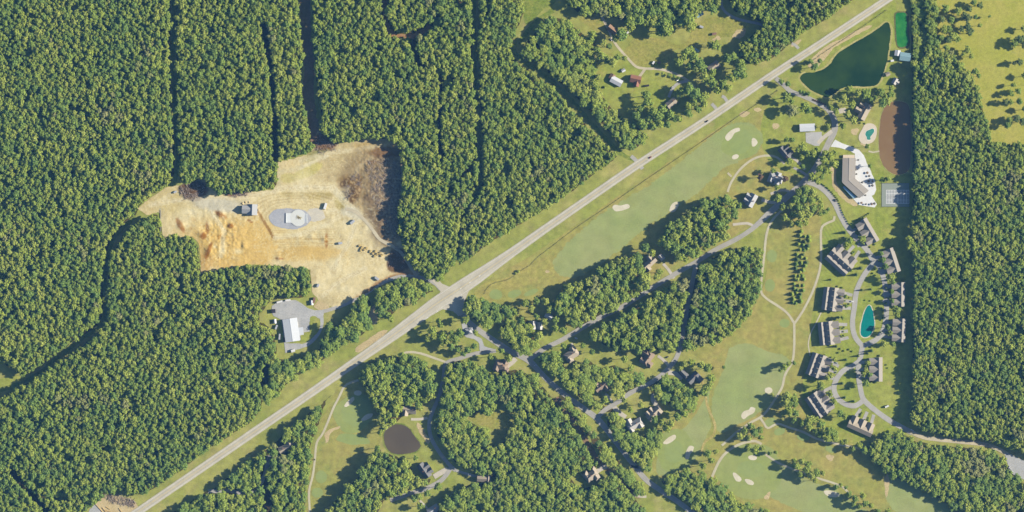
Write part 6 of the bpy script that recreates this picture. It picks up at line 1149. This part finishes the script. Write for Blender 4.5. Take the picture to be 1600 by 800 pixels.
# golf cart
gc = empty('golf_cart', P(491.8, 718, 0.26), rad(95)); tag(gc, 'small dark golf cart on the western cart path', 'golf cart')
v, f = loft([(-1.2, 0.55, 0.25, 0.75), (0.2, 0.58, 0.25, 0.45), (0.9, 0.58, 0.25, 0.8), (1.2, 0.5, 0.3, 0.6)]); mesh_obj('body', v, f, pmat('cart_green', (60, 78, 64), 0.4), gc)
MB().box(-0.1, 0, 1.82, 1.7, 1.1, 0.08).build('canopy', pmat('cart_canopy', (70, 66, 60)), gc); MB().box(-0.4, 0, 0.75, 0.5, 1.0, 0.25).build('seat', TRIM, gc)
for sx in (-0.9, 0.7):
    for sy in (-0.5, 0.5): MB().box(sx, sy, 1.2, 0.06, 0.06, 1.25).build('canopy_post', TRIM, gc)
for sx in (-0.8, 0.8):
    for sy in (-0.55, 0.55): link_mesh('wheel', WHEEL_ME, gc, (sx, sy, 0.25), 0, (0.75, 0.75, 0.75))
# trailers and containers
def trailer(x, y, ang, L, Wd, H, colr, label, z=0.3, nm='box_trailer', cat='trailer'):
    root = empty(nm, P(x, y, z), rad(ang)); tag(root, label, cat, 'trailers and containers'); c = pmat('trailer_' + colr[0], colr[1], 0.5, var=0.08)
    MB().box(0, 0, 0.6 + H / 2, L, Wd, H).build('body', c, root); MB().box(0, 0, 0.62 + H, L + 0.1, Wd + 0.1, 0.1).build('roof', c, root)
    for i in range(max(3, int(L / 1.2))): MB().box(-L / 2 + 0.6 + i * 1.2, 0, 0.7 + H, 0.1, Wd, 0.08).build('roof_rib', c, root)
    MB().box(L / 2 + 0.8, 0, 0.55, 1.6, 0.2, 0.15).build('drawbar', pmat('steel_dark', (80, 80, 82)), root)
    for sx in (-L * 0.25, -L * 0.25 + 0.9):
        for sy in (-Wd / 2, Wd / 2): link_mesh('wheel', WHEEL_ME, root, (sx, sy, 0.33))
    return root
tw, td, tr_, tg = ('white', (238, 238, 236)), ('dark', (62, 60, 72)), ('rust', (150, 118, 104)), ('grey', (190, 194, 200))
trailer(437, 471.5, 15, 9, 2.6, 2.5, tw, 'long white trailer at the north-west rim of the gravel yard')
trailer(450, 469, 8, 8, 2.6, 2.5, tw, 'white trailer at the north rim of the gravel yard')
trailer(427.5, 486, 5, 6, 6.0, 2.6, td, 'dark square container at the west end of the gravel yard', nm='storage_container', cat='container')
trailer(491, 469, 80, 9, 3.2, 2.4, tr_, 'rusty trailer beside the white shed north of the yard')
trailer(432, 511, 70, 7, 2.4, 2.2, tg, 'grey trailer by the trees west of the warehouse')
trailer(437, 526, 85, 9, 2.4, 2.2, tg, 'grey trailer alongside the warehouse wall')
trailer(444, 531, 85, 6, 2.4, 2.2, tr_, 'rusty trailer at the south-west corner of the warehouse')
trailer(458, 548, 20, 6, 4.0, 2.4, tw, 'white trailer at the south end of the gravel yard')
trailer(1385.5, 635, 25, 6, 2.4, 2.4, tw, 'white trailer alone on the lawn beside the eastern forest', 0.12)
LANDMARKS.append(('white trailer on the east lawn', 1385, 632))
trailer(508.5, 322, 72, 9.5, 3.6, 2.6, tw, 'white-roofed site office trailer east of the oval gravel pad', 0.8, 'site_trailer')
trailer(589, 435, -35, 7, 3.4, 2.4, tg, 'pale site trailer at the south edge of the dirt site', 0.6, 'site_trailer')
trailer(551, 347, 40, 8, 3.6, 2.2, tg, 'grey flat trailer near the haul track of the dirt site', 0.8, 'site_trailer')
trailer(532, 380, 10, 6, 3.6, 2.2, tg, 'grey trailer in the middle of the dirt site', 0.9, 'site_trailer')
trailer(274, 300, 30, 5, 2.6, 1.8, tg, 'small grey trailer at the west mouth of the dirt site', 0.5, 'site_trailer')
trailer(497, 446, 60, 5, 3.0, 2.0, tg, 'pale trailer at the south-west corner of the dirt site', 0.6, 'site_trailer')
trailer(1096, 42, -20, 6, 3.2, 2.2, tg, 'grey trailer on the farm meadow below the blue shed', 0.12)
trailer(1116, 53, 15, 7, 3.4, 2.2, tr_, 'brown trailer on the east of the farm meadow', 0.12)
trailer(1021, 98, 60, 5, 2.6, 2.0, tw, 'small white trailer at the south rim of the farm meadow', 0.12)
trailer(1030, 98, 20, 5, 2.6, 2.0, tr_, 'small brown trailer at the south rim of the farm meadow', 0.12)
trailer(1011, 134, 10, 6, 3.0, 2.2, td, 'dark trailer south of the farm track fork', 0.15)
trailer(981, 51, 40, 5, 2.4, 2.2, tw, 'white trailer beside the tree east of the rust-roofed barn', 0.15)
trailer(1394, 95, 10, 5, 3, 2.0, tw, 'small cream trailer between the green pond and the plant building', 0.15)
# lumber stacks on the dirt site
LUM = [pmat('lumber_a', (214, 190, 126), var=0.2, scale=2), pmat('lumber_b', (196, 170, 104), var=0.25, scale=2)]
def lumber(x, y, ang, L, label):
    root = empty('lumber_stack', P(x, y, 0.75), rad(ang)); tag(root, label, 'lumber', 'lumber stacks on the dirt site')
    for k in range(3):
        for j in range(3): MB().box(0.15 * ((k + j) % 2), (j - 1) * 0.85, 0.35 + k * 0.62, L, 0.78, 0.56).build('plank_bundle', LUM[(j + k) % 2], root)
    for sx in (-L * 0.35, L * 0.35): MB().box(sx, 0, 0.0, 0.2, 2.6, 0.2).build('bearer', LUM[1], root)
LS = [(562, 384), (566, 387), (570, 390), (573, 388), (579, 393), (583, 396), (587, 393), (590, 397), (594, 396), (597, 399), (586, 400), (564, 391)]
LS.sort()
for i, (x, y) in enumerate(LS): lumber(x, y, 35 + (i * 37) % 50, 3.4 + (i % 3) * 0.5, '%s lumber stack from the west in the staging rows by the haul track' % ORDN[i])
# terrace furniture: tables with parasols
def parasol_table(x, y, colr, label, r=1.6):
    root = empty('parasol_table', P(x, y, 0.3)); tag(root, label, 'table', 'tables on the clubhouse terrace')
    MB().cyl(0, 0, 0.7, 0.76, 1.0, 1.0, 14).build('table_top', TRIM, root); MB().cyl(0, 0, 0, 0.7, 0.06, 0.06, 6).build('leg', GLASS, root); MB().cyl(0, 0, 0.76, 2.6, 0.04, 0.04, 6).build('pole', GLASS, root)
    m = MB(); n = 8; m.add([(0, 0, 2.75)] + [(r * math.cos(6.2832 * i / n), r * math.sin(6.2832 * i / n), 2.2) for i in range(n)], [(0, i + 1, (i + 1) % n + 1) for i in range(n)]); m.build('parasol', pmat('cloth_' + colr[0], colr[1]), root)
for i, (x, y, c_) in enumerate(sorted(((1337, 265, 0), (1338, 272, 0), (1341, 250, 0), (1355, 270, 1), (1358, 275, 0), (1357, 283, 1), (1347, 285, 0), (1363, 290, 0), (1346, 317, 1), (1353, 319, 0), (1362, 319, 1), (1366, 318, 0), (1352, 305, 0), (1363, 283, 1)), key=lambda q_: q_[1])):
    parasol_table(x, y, (('grey', (110, 108, 104)), ('brown', (140, 116, 96)))[c_], '%s parasol table, %s from the north on the white clubhouse terrace' % (('dark' if c_ == 0 else 'brown'), ORDN[i]), 1.5 + 0.3 * (i % 3))
# brush, stumps and debris on the dirt site (uncountable)
def debris(nm, poly, n, cols, label, L=(1.5, 6.0), rr=(0.1, 0.32), z=0.6, seed=1):
    r = random.Random(seed); m = MB(); xs = [p[0] for p in poly]; ys = [p[1] for p in poly]; k = 0
    mats_ = [pmat(nm + '_wood_%d' % i, c, 0.95, var=0.25, scale=1.0) for i, c in enumerate(cols)]; idx = []
    while k < n:
        x, y = r.uniform(min(xs), max(xs)), r.uniform(min(ys), max(ys))
        if not bool(inside(np.array([x]), np.array([y]), poly)[0]): continue
        if noise.noise((x * 0.11, y * 0.11, 2.2)) < r.uniform(-0.5, 0.15): continue
        a = r.uniform(0, 6.283) if r.random() < 0.6 else 2.2 + r.gauss(0, 0.4); l = r.uniform(*L); p = P(x, y, z + r.uniform(0, 1.4)); b = len(m.f)
        m.bar(p, (p[0] + l * math.cos(a), p[1] + l * math.sin(a), max(0.3, p[2] + r.uniform(-0.8, 1.0))), r.uniform(*rr), 4); idx += [r.randrange(len(mats_))] * (len(m.f) - b); k += 1
    o = m.build(nm, mats_[0]); 
    for q in mats_[1:]: o.data.materials.append(q)
    o.data.polygons.foreach_set('material_index', idx); tag(o, label, None, None, 'stuff'); return o
debris('brush_debris', [(574, 252), (600, 250), (626, 256), (627, 300), (622, 330), (624, 362), (612, 372), (598, 345), (590, 325), (582, 302), (574, 280)], 1300, [(168, 154, 144), (142, 124, 112), (190, 176, 160)], 'tangled grey brush and felled branches along the east of the dirt site')
debris('brush_debris', [(552, 274), (562, 270), (564, 300), (550, 312), (538, 308), (540, 294)], 300, [(140, 110, 86), (116, 90, 72)], 'brown heap of torn roots near the haul track')
debris('brush_debris', [(280, 296), (300, 286), (316, 280), (322, 298), (306, 312), (290, 312), (280, 304)], 420, [(120, 92, 80), (150, 122, 100), (98, 74, 66)], 'dark brown brush heap at the north-west of the dirt site', seed=2)
debris('brush_debris', [(500, 206), (530, 222), (524, 236), (500, 240), (490, 226)], 220, [(128, 96, 80), (150, 118, 92)], 'brown brush by the mouth of the straight lane', seed=3)
debris('brush_debris', [(160, 776), (178, 768), (196, 776), (212, 782), (210, 792), (190, 790), (172, 782)], 330, [(110, 74, 68), (132, 100, 90), (150, 150, 156)], 'dark reddish scrap and brush heap on the south-western lot', z=0.2, seed=4)
debris('brush_debris', [(620, 380), (634, 400), (638, 415), (622, 424), (606, 414), (610, 396)], 260, [(140, 108, 88), (120, 92, 78)], 'brown litter of branches beside the haul track bend', L=(0.8, 2.6), seed=6)
debris('brush_debris', [(360, 300), (385, 300), (388, 306), (360, 308)], 90, [(128, 90, 72), (150, 112, 90)], 'reddish roots at the forest edge above the grey building', seed=8)
# rubble around the building site house
def rock(x, y, r, label):
    root = bmesh.new(); bmesh.ops.create_icosphere(root, subdivisions=2, radius=r)
    for v in root.verts: v.co *= 1 + 0.35 * noise.noise(v.co * 0.7 + Vector((x, y, 0))); v.co.z *= 0.6
    me = bpy.data.meshes.new('earth_mound'); root.to_mesh(me); root.free(); me.materials.append(BARE); o = link_mesh('earth_mound', me, None, P(x, y, 0.6)); tag(o, label, 'mound', 'earth mounds on the dirt site'); return o
for i, (x, y, r) in enumerate(((379, 318, 2.2), (384, 316, 1.8), (389, 316, 1.6), (378, 326, 2.2), (403, 320, 1.6), (404, 328, 1.8), (402, 335, 1.5))): rock(x, y, r, 'earth heap %s the grey building on the dirt site' % ('north-west of', 'just north of', 'farther north-east of', 'west of', 'north-east of', 'east of', 'south-east of')[i])
# logs on the south-western lot
for i, (x0, y0, x1, y1) in enumerate(((147, 785, 162, 802), (160, 793, 170, 806), (166, 792, 172, 796), (164, 797, 174, 800), (186, 794, 192, 803))):
    a, b = P(x0, y0, 0.6), P(x1, y1, 0.6); m = MB().bar(a, b, 0.55, 8); mats_ = pmat('log_wood', (206, 176, 118), var=0.2, scale=2)
    root = empty('timber_log', a); o = MB().bar((0, 0, 0), tuple(Vector(b) - Vector(a)), 0.55, 8).build('bole', mats_, root); d_ = (Vector(b) - Vector(a)).normalized() * 0.05
    MB().bar(tuple(Vector(b) - Vector(a)), tuple(Vector(b) - Vector(a) + d_), 0.36, 8).build('cut_end', LUM[0], root)
    tag(root, ('long pale log bordering the concrete pad in the south-west lot', 'pale log beside the bordering log, south-west lot', 'short pale log, upper of two beside the pad', 'short pale log, lower of two beside the pad', 'pale log nearest the highway in the south-west lot')[i], 'log', 'logs on the south-west lot')
# silt fence along the west of the dirt site
sf = empty('silt_fence', P(251, 348, 0.13)); tag(sf, 'pale silt fence along the western grass of the dirt site', 'fence')
MB().box(0, 0, 0.5, 0.15, 40, 0.9).build('fabric', TRIM, sf)
for i in range(9): MB().box(-0.15, -19 + i * 4.75, 0.6, 0.12, 0.12, 1.3).build('stake', LUM[1], sf)

# ================================================================== labels that single out each tree
LANDMARKS += [('large green pond', 1330, 100), ('muddy brown pond', 1398, 215), ('round dark pond', 628, 688), ('teal teardrop pond', 1356, 505), ('green algae basin', 1409, 46), ('northern putting green', 1157, 221), ('southern putting green', 1173, 733), ('creek-side putting green', 1053, 706), ('highway junction', 705, 460), ('double-lobed bunker', 1168, 646), ('pale fairway bunker', 1300, 771), ('open eastern field', 1550, 60)]
DIRS = ['east', 'north-east', 'north', 'north-west', 'west', 'south-west', 'south', 'south-east']
ORD = ['nearest', 'second nearest', 'third nearest', 'fourth nearest', 'fifth nearest', 'sixth nearest', 'seventh nearest', 'eighth nearest', 'ninth nearest', 'tenth nearest', 'eleventh nearest', 'twelfth nearest', 'thirteenth nearest', 'fourteenth nearest', 'fifteenth nearest', 'sixteenth nearest', 'seventeenth nearest', 'eighteenth nearest', 'nineteenth nearest', 'twentieth nearest', 'farthest']
bk = {}
for root, ph, x, y in TREES:
    if len(ph.split()) > 5: root['label'] = ph; continue       # rows that nothing tells apart share the label of their row
    nm, lx, ly = min(LANDMARKS, key=lambda l: (l[1] - x) ** 2 + (l[2] - y) ** 2)
    d = DIRS[int(round(math.degrees(math.atan2(-(y - ly), x - lx)) / 45.0)) % 8]
    bk.setdefault((ph, nm, d), []).append((math.hypot(x - lx, y - ly), root))
for (ph, nm, d), L_ in bk.items():
    L_.sort(key=lambda t: t[0])
    for i, (dd, root) in enumerate(L_):
        if len(L_) == 1: root['label'] = '%s %s of the %s' % (ph, d, nm)
        elif i == len(L_) - 1: root['label'] = '%s %s of the %s, farthest from it' % (ph, d, nm)
        else: root['label'] = '%s %s of the %s, %s to it' % (ph, d, nm, ORD[min(i, 20)])
# ================================================================== AIR
hz = MB().box(0, 0, (CAM_H + 60.0) / 2 - 2.0, 16000, 16000, CAM_H + 64.0).build('haze', None)
hm = bpy.data.materials.new('thin_air'); hm.use_nodes = True; hn = hm.node_tree
for n_ in list(hn.nodes):
    if n_.type == 'BSDF_PRINCIPLED': hn.nodes.remove(n_)
pv = hn.nodes.new('ShaderNodeVolumePrincipled'); pv.inputs['Density'].default_value = 1.2e-5; pv.inputs['Color'].default_value = (0.13, 0.38, 0.88, 1); pv.inputs['Anisotropy'].default_value = 0.0
hn.links.new(pv.outputs[0], hn.nodes['Material Output'].inputs['Volume']); hz.data.materials.append(hm); tag(hz, 'thin pale haze between the land and the sky', None, None, 'stuff')
